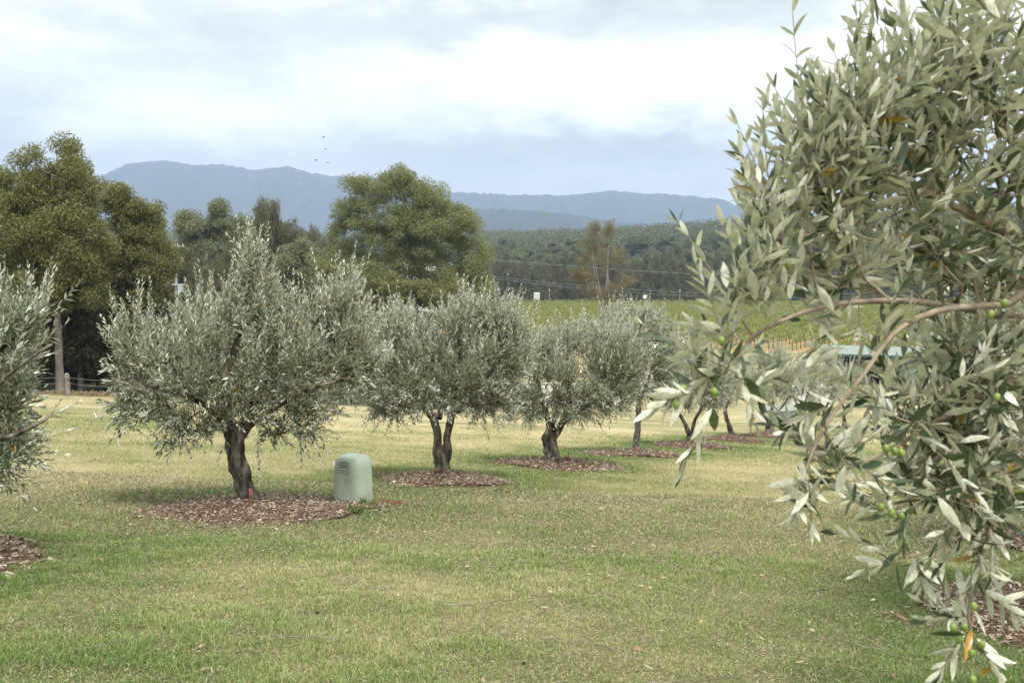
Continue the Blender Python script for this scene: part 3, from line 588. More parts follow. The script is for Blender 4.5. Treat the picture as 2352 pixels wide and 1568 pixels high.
# ---- trees 8-10, mostly behind the foreground branches
for k, lab in ((7, 'olive tree eighth along the receding row, seen through the near branches'), (8, 'olive tree ninth along the receding row, seen through the near branches'), (9, 'farthest olive tree of the receding row')):
    b = bases[k]; px, py, d = TREES[k]; s = F/d
    H = lambda u, v: (px+u*s, py-v*s)
    olive_tree(lab, b, [rooted(limb([(*H(0, 0), .13*s), (*H(-.03, .5), .09*s), (*H(.05, .9), .07*s)], d), b), limb([(*H(.04, .8), .06*s), (*H(-.4, 1.6), .04*s)], d), limb([(*H(.05, .85), .06*s), (*H(.4, 1.7), .03*s)], d)],
               [lobe(*H(0, 2.0), 1.25*s, .85*s, d, 1.2, 3), lobe(*H(-.7, 1.7), .6*s, .6*s, d, .6, 1), lobe(*H(.5, 2.5), .6*s, .45*s, d, .6, 1)], 700, ll=.095, pairs=7)
# ---- left tree (partly outside the frame)
b = left_base; d = 8
olive_tree('olive tree reaching in from the left edge of the picture', b,
           [rooted(limb([(-327, 1262, 38), (-320, 1180, 32), (-300, 1100, 28)], d), b),
            limb([(-300, 1110, 24), (-200, 1000, 16), (-100, 900, 11), (0, 800, 8), (80, 730, 5), (140, 690, 3)], d), limb([(-305, 1120, 22), (-330, 980, 16), (-300, 850, 10), (-260, 700, 6)], d),
            limb([(-295, 1110, 20), (-200, 1060, 12, -.3), (-90, 1030, 9, -.4), (30, 1000, 6, -.4), (110, 960, 4, -.4)], d), limb([(-310, 1120, 20), (-420, 1000, 14), (-520, 880, 9)], d),
            limb([(-200, 1000, 12), (-150, 850, 8, .5), (-60, 750, 5, .6), (20, 680, 3, .5)], d), limb([(-100, 1030, 8), (-20, 900, 6, -.3), (60, 830, 4, -.3), (120, 790, 3, -.3)], d)],
           [lobe(-250, 880, 300, 200, d, 1.2, 4), lobe(-20, 800, 110, 120, d, .6, 1.7), lobe(60, 740, 60, 65, d, .35, .5), lobe(-40, 960, 110, 90, d, .6, 1.2), lobe(0, 1060, 90, 50, d, .5, .7), lobe(30, 890, 55, 80, d, .35, .6), lobe(-60, 1060, 130, 60, d, .5, .7)], 900,
           shoots=[shoot(30, 740, 28, 638, d), shoot(90, 740, 100, 650, d), shoot(120, 720, 192, 645, d), shoot(100, 790, 165, 745, d), shoot(60, 700, 75, 640, d), shoot(-10, 720, -5, 640, d), shoot(60, 1010, 160, 920, 7.7), shoot(90, 1010, 178, 985, 7.7),
                   shoot(40, 1060, 120, 1070, 7.8), shoot(60, 1040, 150, 1045, 7.6), shoot(20, 1090, 95, 1110, 7.7), shoot(110, 960, 180, 925, 7.8), shoot(30, 860, 110, 850, 7.9), shoot(-10, 1100, 60, 1135, 7.8), shoot(50, 930, 120, 935, 7.7)], ll=.082, Lr=(.18, .42), mode='full', pairs=8, lw=.25)
# ---- right row behind the foreground tree
for k in range(1, 6):
    b = R[k]; d = b[1]; s = F/d; px = 1176+F*b[0]/d; py = 784+F*math.tan(math.atan(-(b[2]-EYE)/d)-TH) if False else 0
    def W(u, v, dy=0): return np.array([b[0]+u, b[1]+dy, b[2]+v])
    def WL(pts): return [(*W(u, v, dy), r) for u, v, dy, r in pts]
    hh = (1.0, 1.0, .95, 1.0, .9)[k-1]
    olive_tree(('olive tree over the mulch bed in the bottom right corner, behind the near branches', 'second olive tree of the right hand row, behind the near branches', 'third olive tree of the right hand row, behind the near branches',
                'fourth olive tree of the right hand row, behind the near branches', 'fifth olive tree of the right hand row, behind the near branches')[k-1], b,
               [rooted(WL([(0, .0, 0, .12), (.03, .5, 0, .10), (-.02, .95, 0, .09)]), b), WL([(-.02, .85, 0, .08), (-.5, 1.5, -.1, .05), (-.95, 2.2, -.1, .02)]), WL([(0, .9, 0, .08), (.3, 1.6, .3, .05), (.4, 2.6, .3, .02)]),
                WL([(-.01, .8, 0, .06), (-.4, 1.4, .6, .04), (-.8, 1.9, .9, .02)]), WL([(-.01, .8, 0, .06), (-.3, 1.2, -.6, .04), (-.7, 1.6, -1.0, .02)])],
               [(W(0, 2.05*hh), (1.35, 1.3, .95*hh), 4), (W(-.75, 1.9*hh), (.75, .8, .7), 1.6), (W(.1, 2.9*hh), (.8, .8, .5), 1), (W(-.3, 1.35), (1.1, 1.1, .4), 1.2)], (1300, 1000, 900, 700, 600)[k-1], ll=.085, pairs=8)

# ---------------------------------------------------------------- foreground olive (trunk just outside the frame)
b = R[0]
fl = lambda pts: [(*at(p[0], p[1], p[2]), p[3]) for p in pts]
tr = np.array(b)
FL = [rooted([(b[0], b[1], b[2]+.02, .13), (b[0]-.03, b[1]-.02, b[2]+.45, .11), (b[0]-.02, b[1]-.06, b[2]+.85, .10)], b)]
FL[0][0] = (b[0], b[1], b[2]-.08, .17)
top0 = (b[0]-.02, b[1]-.05, b[2]+.8, .07)
FL += [[top0]+fl([(2480, 760, 3.1, .026), (2352, 735, 2.9, .014), (2200, 705, 2.75, .0095), (2050, 690, 2.65, .0080), (1900, 702, 2.55, .0065), (1800, 735, 2.5, .0055), (1730, 772, 2.45, .0048), (1690, 830, 2.42, .005), (1625, 878, 2.4, .004), (1570, 900, 2.4, .003)]),
       [top0]+fl([(2500, 700, 3.0, .024), (2300, 700, 2.7, .010), (2150, 715, 2.6, .0078), (2050, 770, 2.55, .0068), (1985, 860, 2.5, .0060), (1915, 950, 2.46, .0052), (1870, 1030, 2.44, .0044), (1835, 1130, 2.42, .004)]),
       [top0]+fl([(2480, 900, 3.1, .03), (2352, 880, 2.9, .016), (2220, 930, 2.75, .010), (2100, 1000, 2.65, .007), (1990, 1060, 2.6, .005), (1900, 1090, 2.58, .003)]),
       [top0]+fl([(2500, 950, 3.0, .03), (2380, 1010, 2.75, .012), (2320, 1110, 2.62, .007), (2270, 1230, 2.55, .0055), (2235, 1330, 2.52, .0045), (2225, 1420, 2.5, .0045), (2240, 1480, 2.5, .003)]),
       [top0]+fl([(2520, 560, 3.2, .035), (2400, 420, 3.1, .022), (2300, 280, 3.0, .013), (2220, 140, 2.95, .008), (2180, 30, 2.9, .004)]),
       [top0]+fl([(2450, 640, 3.0, .03), (2280, 520, 2.85, .014), (2120, 440, 2.75, .009), (1980, 370, 2.7, .006), (1880, 260, 2.68, .004)]),
       [top0]+fl([(2400, 700, 3.2, .025), (2200, 600, 3.1, .012), (2050, 560, 3.0, .008), (1920, 520, 2.95, .005), (1800, 470, 2.9, .003)]),
       [top0]+fl([(2600, 400, 3.4, .04), (2650, 100, 3.5, .02), (2600, -150, 3.5, .01)]), [top0]+fl([(2750, 700, 3.8, .035), (2900, 500, 4.2, .02), (2950, 300, 4.4, .01)]),
       [top0]+fl([(2560, 800, 3.9, .03), (2420, 700, 4.3, .018), (2300, 560, 4.5, .01)]),
       fl([(2240, 1200, 2.55, .004), (2180, 1250, 2.5, .0035), (2100, 1275, 2.48, .0028), (2010, 1290, 2.46, .002)]),
       fl([(2050, 690, 2.65, .0055), (1985, 640, 2.62, .0042), (1960, 560, 2.6, .0035), (1945, 470, 2.6, .002)]),
       fl([(1900, 702, 2.55, .005), (1870, 640, 2.52, .004), (1860, 540, 2.5, .003), (1850, 420, 2.5, .002)])]
def fs(px, py, px2, py2, d): return (at(px, py, d), at(px2, py2, d))
FSH = [fs(1860, 340, 1795, 20, 2.66), fs(1850, 420, 1770, 215, 2.55), fs(1800, 470, 1690, 345, 2.6), fs(1790, 500, 1700, 335, 2.5), fs(1740, 700, 1640, 500, 2.4), fs(1720, 560, 1760, 400, 2.45), fs(1660, 760, 1585, 600, 2.38), fs(1700, 780, 1590, 740, 2.42),
       fs(1760, 740, 1790, 560, 2.45), fs(1830, 720, 1740, 560, 2.42), fs(1650, 860, 1540, 900, 2.35), fs(1640, 870, 1560, 790, 2.4), fs(1690, 840, 1740, 960, 2.4), fs(1590, 900, 1500, 925, 2.3), fs(1600, 900, 1580, 760, 2.45), fs(1640, 930, 1560, 1060, 2.3), fs(1700, 900, 1800, 870, 2.5),
       fs(2020, 60, 1935, -60, 2.7), fs(2000, 200, 1960, 30, 2.65), fs(2100, 150, 2060, -20, 2.7), fs(1930, 300, 1840, 170, 2.6), fs(2250, 150, 2150, 20, 2.6), fs(2330, 60, 2230, 10, 2.5), fs(1860, 1060, 1850, 1190, 2.4), fs(1850, 1100, 1830, 1170, 2.42),
       fs(2230, 1420, 2130, 1415, 2.5), fs(2235, 1440, 2160, 1530, 2.45), fs(2250, 1350, 2352, 1395, 2.5), fs(2240, 1460, 2300, 1560, 2.45), fs(2100, 1275, 1900, 1240, 2.45), fs(2080, 1290, 1975, 1290, 2.45), fs(2100, 1260, 2130, 1350, 2.5),
       fs(1990, 640, 1900, 480, 2.5), fs(1830, 640, 1760, 440, 2.5), fs(1800, 560, 1725, 400, 2.48), fs(1760, 640, 1680, 470, 2.45), fs(1850, 560, 1800, 380, 2.55), fs(1870, 430, 1810, 250, 2.6), fs(1760, 700, 1690, 560, 2.4), fs(1900, 620, 1850, 470, 2.52), fs(1940, 800, 1790, 790, 2.42), fs(1970, 760, 1850, 680, 2.4), fs(1920, 920, 1800, 980, 2.45), fs(2060, 960, 1930, 850, 2.5), fs(1880, 1180, 1840, 1110, 2.4), fs(1960, 900, 1870, 800, 2.45), fs(2050, 1180, 1920, 1130, 2.45)]
kk = lambda px, py, rx, ry, d, rd, wg: lobe(px, py, rx, ry, d, rd, wg)
FLB = [kk(1790, 470, 80, 100, 2.6, .12, .35), kk(1885, 330, 50, 80, 2.65, .12, .25), kk(1700, 620, 60, 80, 2.45, .1, .12), kk(2270, 250, 240, 220, 2.9, .35, 1.35), kk(2085, 370, 175, 150, 2.8, .25, 1.0), kk(2200, 110, 140, 100, 2.75, .2, .55), kk(2230, 560, 220, 130, 2.9, .35, 1.5), kk(1960, 560, 120, 100, 2.65, .2, .5), kk(1900, 430, 80, 110, 2.65, .15, .6), kk(1985, 240, 80, 80, 2.7, .15, .4),
       kk(2270, 820, 150, 110, 2.8, .3, .8), kk(2080, 900, 150, 110, 2.65, .2, .35), kk(2230, 1010, 170, 95, 2.75, .25, .9), kk(2140, 1100, 180, 60, 2.65, .2, .55), kk(1650, 840, 60, 50, 2.4, .10, .10), kk(1960, 740, 110, 50, 2.55, .15, .12),
       kk(1900, 1020, 60, 60, 2.5, .12, .2), kk(2230, 1440, 60, 40, 2.5, .1, .06), kk(2280, 1180, 80, 70, 2.6, .15, .2),
       kk(2780, 500, 400, 450, 3.7, .9, 2.8), kk(2600, 700, 280, 300, 3.3, .5, 1.2), kk(2650, 100, 330, 250, 3.3, .6, 1.2)]
fore = olive_tree('large olive tree in the near foreground, its fruiting branches filling the right side', b, FL, FLB, 690, pairs=7, ll=.087, lw=.245, mode='full', step=.06, leafmat='olive_near', twigmat='twig_near', barkmats=('bark', 'twig_near'),
                  Lr=(.18, .36), up=1.0, shoots=FSH, r0=.0016, droopk=.2, ang0=46, wind_shade=(.55, .8), gather=.25, long=0)
def olive_fruit(p, r, parent, base):
    seg, rg = 12, 8; vs = []; fs_ = []
    for i in range(rg+1):
        a = math.pi*i/rg; z = math.cos(a)*1.35; q = math.sin(a)*(1+.08*math.cos(a))
        for j in range(seg): t = 2*math.pi*j/seg; vs.append((q*math.cos(t)*r, q*math.sin(t)*r, z*r))
    for i in range(rg):
        for j in range(seg): fs_.append((i*seg+j, (i+1)*seg+j, (i+1)*seg+(j+1) % seg, i*seg+(j+1) % seg))
    me = bpy.data.meshes.new('olive'); me.from_pydata(vs, [], fs_); me.update(); me.polygons.foreach_set('use_smooth', [True]*len(fs_))
    mb = MB().bar((0, 0, r*1.3), (random.uniform(-.004, .004), random.uniform(-.004, .004), r*1.3+.02), .0009, 5)
    o = link('olive_fruit', me, M['olive_fruit'], parent, tuple(np.array(p)-base)); o.rotation_euler = (random.uniform(-.35, .35), random.uniform(-.35, .35), 0)
    mb.build('stalk', M['twig_near'], o); return o
for (px, py, dd) in ((1570, 893, 2.36), (1553, 928, 2.35), (1641, 899, 2.36), (1809, 606, 2.44), (1657, 783, 2.40), (2307, 697, 2.5), (2276, 722, 2.5), (2055, 1036, 2.42), (2070, 1040, 2.43), (2035, 1030, 2.44), (2023, 1165, 2.4), (2048, 1178, 2.41), (2070, 1185, 2.41), 
                     (2237, 1392, 2.4), (2255, 1480, 2.4), (2232, 1500, 2.4), (2205, 1468, 2.42), (2190, 1440, 2.42), (2215, 1440, 2.41), (2235, 1560, 2.4), (2290, 912, 2.5)):
    olive_fruit(at(px, py, dd-.07), .0086, fore, np.array(b))

# ---------------------------------------------------------------- mulch beds
def chips(cx, cy_, rad, n, size=(.02, .06), seed=0, mound=.10, edge=.25):
    a = rng.random(n)*2*math.pi; er = rad*(1+edge*(vn(np.cos(a)*1.6+seed, np.sin(a)*1.6, 1, seed)-.5)*2); r = er*rng.random(n)**.5*np.where(rng.random(n) < .12, rng.uniform(1.0, 1.35, n), 1.0)
    x = cx+r*np.cos(a); y = cy_+r*np.sin(a); z = G(x, y)+mound*np.clip(1-r/rad, 0, 1)**.8+rng.random(n)*.016+.008
    L = rng.uniform(*size, n)*rng.choice([.6, 1, 1.5], n, p=[.5, .4, .1]); W = L*rng.uniform(.12, .36, n); t = rng.random(n)*2*math.pi
    D = np.stack([np.cos(t), np.sin(t), rng.normal(0, .28, n)], 1); N = np.stack([rng.normal(0, .45, n), rng.normal(0, .45, n), np.ones(n)], 1)
    D = nrm(D); N = nrm(N-D*(N*D).sum(1, keepdims=True)); S = np.cross(D, N); P = np.stack([x, y, z], 1); th_ = np.maximum(W*.22, .002)[:, None]
    D = D*L[:, None]/2; S = S*W[:, None]/2
    Vv = np.stack([P-D-S*.7, P+D*.8-S, P+D+S*.8, P-D*.9+S, P-D-S-N*th_*2, P+D-S-N*th_*2, P+D+S-N*th_*2, P-D+S-N*th_*2], 1).reshape(-1, 3); b_ = np.arange(n)[:, None]*8
    Q = np.concatenate([b_+list(q) for q in ((0, 1, 2, 3), (4, 5, 1, 0), (5, 6, 2, 1), (6, 7, 3, 2), (7, 4, 0, 3))], 0)
    return Vv, Q
def mulch(label, c, rad, n, size=(.02, .06), seed=0, mound=.10):
    root = thing('mulch_bed', label, 'mulch bed', c, 'mulch beds round the olive trunks')
    m, k = 20, 64; rr = np.linspace(0, 1.0, m); a = np.linspace(0, 2*math.pi, k, endpoint=False)
    er = rad*(1+.25*(vn(np.cos(a)*1.6+seed, np.sin(a)*1.6, 1, seed)-.5)*2)
    Rr = rr[:, None]*er[None, :]; X = c[0]+Rr*np.cos(a); Y = c[1]+Rr*np.sin(a); t = rr[:, None]+0*Rr
    Z = G(X, Y)+mound*np.clip(1-Rr/rad, 0, 1)**.8+.012-.05*ss(t, .88, 1)+(vn(X, Y, .07, 3)-.5)*.02
    Vv = np.stack([X, Y, Z], -1).reshape(-1, 3)-c
    i, j = np.meshgrid(np.arange(m-1), np.arange(k), indexing='ij'); j2 = (j+1) % k
    Q = np.stack([i*k+j, (i+1)*k+j, (i+1)*k+j2, i*k+j2], -1).reshape(-1, 4)
    link('soil', tri_mesh('soil', Vv, Q, smooth=True), M['soil'], root)
    v, q = chips(c[0], c[1], rad, n, size, seed, mound); o = link('bark_chips', tri_mesh('bark_chips', v-c, q), M['chip'], root); o['kind'] = 'stuff'
    return root
ML = ['bark mulch round the foot of the spired olive tree beside the pump cover', 'bark mulch round the forked olive trunk right of the pump cover', 'bark mulch round the short thick olive trunk with the sprinkler',
      'bark mulch round the pale straight olive trunk', 'bark mulch round the three stemmed olive tree', 'bark mulch round the thin leaning olive stem', 'bark mulch round the olive tree in front of the green tank']
for k in range(7):
    mulch(ML[k], bases[k]+np.array([.05 if k else .28, -.12, 0]), (1.34, 1.1, 1.3, 1.3, 1.25, 1.2, 1.1)[k], (11000, 7000, 4000, 2600, 2000, 1700, 1500)[k], (.02, .055) if k < 2 else (.03, .08), k+1, (.12, .17, .12, .12, .16, .18, .2)[k])
mulch('bark mulch at the left edge of the picture under the left olive tree', left_base+np.array([.1, -.1, 0]), 1.30, 5000, (.03, .10), 12)
mulch('red brown bark mulch in the bottom right corner behind the hanging branch', R[1]+np.array([-.05, -.05, 0]), 1.38, 8000, (.02, .065), 14)
mulch('bark mulch under the second tree of the right hand row', R[2], 1.2, 1500, (.04, .09), 15)
# small heap of red soil next to the pump cover
p = gpt(892, 12.75); hs = thing('soil_heap', 'small patch of red dug soil right of the pump cover', 'soil', p)
v, q = chips(p[0], p[1], .17, 500, (.008, .03), 3, .02)
m_red = chip_mat('red_soil_crumbs', [(0, (.10, .035, .02)), (.6, (.22, .085, .045)), (1, (.34, .17, .10))])
link('crumbs', tri_mesh('crumbs', v-p, q), m_red, hs)['kind'] = 'stuff'

# ---------------------------------------------------------------- grass
def in_bed(x, y):
    m_ = np.zeros(len(x))
    for b_, rr in [(bases[k]+np.array([.05 if k else .28, -.12, 0]), (1.34, 1.1, 1.3, 1.3, 1.25, 1.2, 1.1)[k]) for k in range(7)]+[(left_base+np.array([.1, -.1, 0]), 1.3), (R[1], 1.38), (R[2], 1.2)]:
        q = np.hypot(x-b_[0], y-b_[1])/rr; m_ = np.maximum(m_, ss(-(q+(vn(x, y, .22, 13)-.5)*.45), -1.0, -.84))
    q = np.hypot(x-PC[0], y-PC[1]); m_ = np.maximum(m_, (q < .22)*1.0)
    return m_
PC = gpt(803, 12.6)
def grass(n, d0, d1, power, hgt, wid, name, seg):
    u = rng.random(n); d = (d0**power+u*(d1**power-d0**power))**(1/power); s = rng.uniform(-.56, .56, n); x = d*s; y = d
    # cluster into tufts
    k = rng.integers(0, n, n//2); x[:n//2] = x[k]+rng.normal(0, .018, n//2)*(1+d[k]*.06); y[:n//2] = y[k]+rng.normal(0, .018, n//2)*(1+d[k]*.06); d = y
    dr = dryness(x, y); bare = fbm(x, y, .30, 21, 4); keep = (rng.random(n) > in_bed(x, y)*.965) & (rng.random(n) < .30+ss(-bare, -.62, -.44)) & (y > 1)
    x, y, d, dr = x[keep], y[keep], d[keep], dr[keep]; n = len(x)
    tall = vn(x, y, .16, 4)*vn(x, y, .8, 6)*1.15
    h = rng.uniform(*hgt, n)*(.68+1.35*tall)*(1.15-.45*dr)*np.where(rng.random(n) < .015, 2.2, 1); wd = rng.uniform(*wid, n)*np.maximum(1, d/7)
    a = rng.random(n)*2*math.pi; lean = rng.uniform(.25, 1.15, n); Hd = np.stack([np.cos(a), np.sin(a), 0*a], 1); Sd = np.stack([-np.sin(a), np.cos(a), 0*a], 1)
    P = np.stack([x, y, G(x, y)-.004], 1); up = np.array([0, 0, 1.]); hh = h[:, None]; ww = wd[:, None]; ln = lean[:, None]
    drb = np.clip(dr+rng.normal(0, .26, n), 0, 1)
    if seg == 2:
        m1 = P+up*hh*.55+Hd*hh*ln*.35; tip = P+up*hh*(1-.25*ln)+Hd*hh*ln
        Vv = np.stack([P-Sd*ww*.5, P+Sd*ww*.5, m1-Sd*ww*.4, m1+Sd*ww*.4, tip], 1).reshape(-1, 3); b_ = np.arange(n)[:, None]*5
        T = np.concatenate([b_+[0, 1, 3], b_+[0, 3, 2], b_+[2, 3, 4]], 0); kv = 5
    else:
        tip = P+up*hh+Hd*hh*ln*.9; Vv = np.stack([P-Sd*ww*.5, P+Sd*ww*.5, tip], 1).reshape(-1, 3); b_ = np.arange(n)[:, None]*3; T = b_+[0, 1, 2]; kv = 3
    return tri_mesh(name, Vv, T, attrs={'dry': np.repeat(drb, kv)})
m_, t, bs, out = new_mat('grass_blade'); at_n = t.add('ShaderNodeAttribute'); at_n.attribute_name = 'dry'; g = t.add('ShaderNodeNewGeometry')
dm = t.m('ADD', at_n.outputs['Fac'], t.m('MULTIPLY', t.m('SUBTRACT', g.outputs['Random Per Island'], .5), .35), clamp=True)
c = t.ramp(dm, [(0, (.10, .18, .04)), (.28, (.195, .29, .068)), (.48, (.30, .36, .115)), (.7, (.46, .425, .22)), (1, (.62, .53, .34))])
t.put(bs.inputs['Base Color'], c); bs.inputs['Roughness'].default_value = .5; bs.inputs['Specular IOR Level'].default_value = .35
trn = t.add('ShaderNodeBsdfTranslucent'); t.put(trn.inputs[0], c); mxn = t.add('ShaderNodeMixShader'); mxn.inputs[0].default_value = .3
t.l.new(bs.outputs[0], mxn.inputs[1]); t.l.new(trn.outputs[0], mxn.inputs[2]); t.l.new(mxn.outputs[0], out.inputs[0]); M['grass'] = m_
o = link('grass', grass(300000, 3.2, 9.5, 1.1, (.018, .044), (.0022, .0042), 'grass_near', 2), M['grass']); tag(o, 'short patchy grass blades growing on the near lawn', 'grass', None, 'stuff')
o = link('grass', grass(330000, 9.0, 34, .9, (.024, .046), (.0035, .006), 'grass_far', 1), M['grass']); tag(o, 'short dry grass blades on the lawn beyond the first olive trees', 'grass', None, 'stuff')
def thatch(n, d0, d1):
    d = (d0**1.0+rng.random(n)*(d1-d0)); x = d*rng.uniform(-.56, .56, n); y = d; keep = rng.random(n) > in_bed(x, y)*.97; x, y, d = x[keep], y[keep], d[keep]; n = len(x)
    a = rng.random(n)*2*math.pi; D = np.stack([np.cos(a), np.sin(a), rng.normal(.12, .3, n)], 1); N = np.stack([rng.normal(0, .5, n), rng.normal(0, .5, n), np.ones(n)], 1)
    L = rng.uniform(.012, .045, n)*np.maximum(1, d/8); W = rng.uniform(.0018, .0045, n)*np.maximum(1, d/7)
    v_, t_ = leaf_quads(np.stack([x, y, G(x, y)+rng.random(n)*.012], 1), D, N, L, W, .1, .1); return tri_mesh('thatch', v_, t_)
M['thatch'] = chip_mat('dead_grass_thatch', [(0, (.09, .07, .05)), (.3, (.22, .18, .12)), (.55, (.36, .31, .20)), (.8, (.50, .44, .30)), (1, (.62, .57, .46))])
o = link('thatch', thatch(220000, 3.2, 15), M['thatch']); tag(o, 'dead straw and brown litter lying between the grass blades', 'thatch', None, 'stuff')
# fallen leaves and sticks
n = 300; d = (4**1+rng.random(n)*(15-4)); s = rng.uniform(-.53, .53, n); x = d*s; y = d
t_ = rng.random(n)*2*math.pi; D = np.stack([np.cos(t_), np.sin(t_), rng.normal(0, .15, n)], 1); N = np.stack([rng.normal(0, .4, n), rng.normal(0, .4, n), np.ones(n)], 1); L = rng.uniform(.03, .075, n)
v, q = leaf_full(np.stack([x, y, G(x, y)+.02], 1), D, N, L, L*rng.uniform(.25, .42, n), rng.normal(.2, .25, n))
o = link('fallen_leaves', tri_mesh('fallen_leaves', v, q, smooth=True), M['litter']); tag(o, 'dead brown and yellow leaves scattered over the lawn', 'fallen leaves', None, 'stuff')
sa, sb = [], []
def stick(px, py, d, segs, ang, ln):
    x0 = (px-1176)/F*d; p = np.array([x0, d]); 
    for k in range(segs):
        q_ = p+ln/segs*np.array([math.cos(ang), math.sin(ang)]); z0 = float(G(*p))+.03+.015*random.random(); z1 = float(G(*q_))+.03+.02*random.random(); sa.append((p[0], p[1], z0)); sb.append((q_[0], q_[1], z1)); ang += random.uniform(-.45, .45); p = q_
for px, d, sg, an, ln in ((1110, 8.4, 4, .6, .5), (1160, 8.9, 3, 1.2, .4), (1500, 5.1, 5, .15, .7), (1240, 5.9, 5, .2, .6), (600, 5.6, 4, .4, .4), (1850, 6.3, 6, -.2, .8), (1010, 6.6, 5, .1, .6), (1700, 7.4, 4, .5, .4), (1300, 4.6, 4, .2, .35), (800, 7.2, 4, -.4, .4), (120, 5.2, 3, .3, .3), (1600, 9.5, 4, .8, .4), (1450, 10.5, 4, -.3, .4)):
    stick(px, 0, d, sg, an, ln)
sa = np.array(sa); sb = np.array(sb); v, q = prisms(sa, sb, np.full(len(sa), .0035), np.full(len(sa), .0028), 5)
o = link('fallen_twigs', tri_mesh('fallen_twigs', v, q), M['stick']); tag(o, 'thin bare twigs lying on the lawn', 'fallen twigs', None, 'stuff')

# ---------------------------------------------------------------- pump cover
def pump_cover():
    root = thing('pump_cover', 'pale green moulded plastic pump cover with three curved black vents standing between two olive trees', 'pump cover', PC, None, math.radians(-22))
    H = .655; prof = [(0, 1.06), (.004, 1.06), (.016, 1.045), (.018, 1.0), (.10, .985), (.2, .975), (.32, .96), (.45, .955), (.52, .935), (.56, .90), (.59, .855), (.615, .79), (.632, .71), (.643, .61), (.649, .50), (.653, .3), (.654, 0.001)]
    hx, hy, seg = .222, .205, 96
    def surf(a, z):
        s = np.interp(z, [p[0] for p in prof], [p[1] for p in prof]); c_, s_ = math.cos(a), math.sin(a); e = 2/4.0
        x = hx*s*math.copysign(abs(c_)**e, c_); y = hy*s*math.copysign(abs(s_)**e, s_)
        # shallow upright channel in the front face under the vents
        fr = math.exp(-((x+.02)/.075)**2)*(1 if y < 0 else 0)*float(ss(np.array(z), .0, .30))*float(ss(np.array(-z), -.51, -.42)); y += .034*fr
        return np.array([x, y, z])
    zs = sorted(set([round(p[0], 3) for p in prof]+[round(float(q), 3) for q in np.linspace(.02, .63, 44)])); zs = [q for i, q in enumerate(zs) if i == 0 or q-zs[i-1] > .0015 or q > .64]; vs = [surf(2*math.pi*j/seg, z) for z in zs for j in range(seg)]; f = []
    for i in range(len(zs)-1):
        for j in range(seg): f.append((i*seg+j, i*seg+(j+1) % seg, (i+1)*seg+(j+1) % seg, (i+1)*seg+j))
    f.append(tuple((len(zs)-1)*seg+j for j in range(seg)))
    me = bpy.data.meshes.new('shell'); me.from_pydata([tuple(v) for v in vs], [], f); me.update(); me.polygons.foreach_set('use_smooth', [True]*len(f)); link('shell', me, M['cover'], root)
    def front(xt, z):      # find the surface point of the front face at x
        best = min((surf(a, z) for a in np.linspace(math.pi*1.02, math.pi*1.98, 160)), key=lambda p_: abs(p_[0]-xt)); return best
    def arc(name, zc, halfw, drop, thick, mat, lift, xc=-.02):
        top, bot = [], []
        for k in range(17):
            u_ = -1+k/8; tk = thick*(1-.55*u_*u_)
            zz = zc-drop*u_*u_; a1 = front(xc+u_*halfw, zz+tk/2); a2 = front(xc+u_*halfw, zz-tk/2); top.append(a1+np.array([0, -lift, lift*.5])); bot.append(a2+np.array([0, -lift, 0]))
        P_ = top+bot; back = [q_+np.array([0, .012, -.002]) for q_ in P_]; nn = 17; al = P_+back; fc = []
        for k in range(nn-1):
            fc += [(k, nn+k, nn+k+1, k+1), (2*nn+k, k, k+1, 2*nn+k+1), (nn+k, 3*nn+k, 3*nn+k+1, nn+k+1)]
        MB().pts(al, fc).build(name, mat, root)
    for zc in (.585, .557, .527): arc('vent_slot', zc, .085, .016, .012, M['black'], .0015)
    for zc in (.44, .39, .34, .275, .235, .18): arc('embossed_rib', zc, .034, .020, .006, M['cover'], .005)
pump_cover()
# a few tall grass tufts at its foot
def tuft(label, px, d, n, h, group):
    p_ = gpt(px, d); a = rng.random(n)*2*math.pi; r_ = rng.random(n)*.07; P = np.stack([r_*np.cos(a), r_*np.sin(a), 0*a-.005], 1); hh = rng.uniform(.4, 1, n)[:, None]*h; D = np.stack([np.cos(a)*rng.uniform(.1, .7, n), np.sin(a)*rng.uniform(.1, .7, n), np.ones(n)], 1)
    N = np.stack([np.cos(a), np.sin(a), np.full(n, -.3)], 1); L = hh[:, 0]; v_, q_ = leaf_quads(P, D, N, L, np.full(n, .007), .1, -.25)
    o_ = link('grass_tuft', tri_mesh('grass_tuft', v_, q_, attrs={'dry': np.repeat(rng.uniform(.05, .45, n), 4)}), M['grass'], None, tuple(p_)); tag(o_, label, 'grass tuft', group)
tuft('green grass tuft growing out of the mulch edge in front of the pump cover', 805, 11.6, 70, .16, 'grass tufts near the pump cover'); tuft('grass tuft against the right foot of the pump cover', 838, 12.3, 60, .17, 'grass tufts near the pump cover'); tuft('grass tuft against the left foot of the pump cover', 775, 12.35, 30, .12, 'grass tufts near the pump cover')

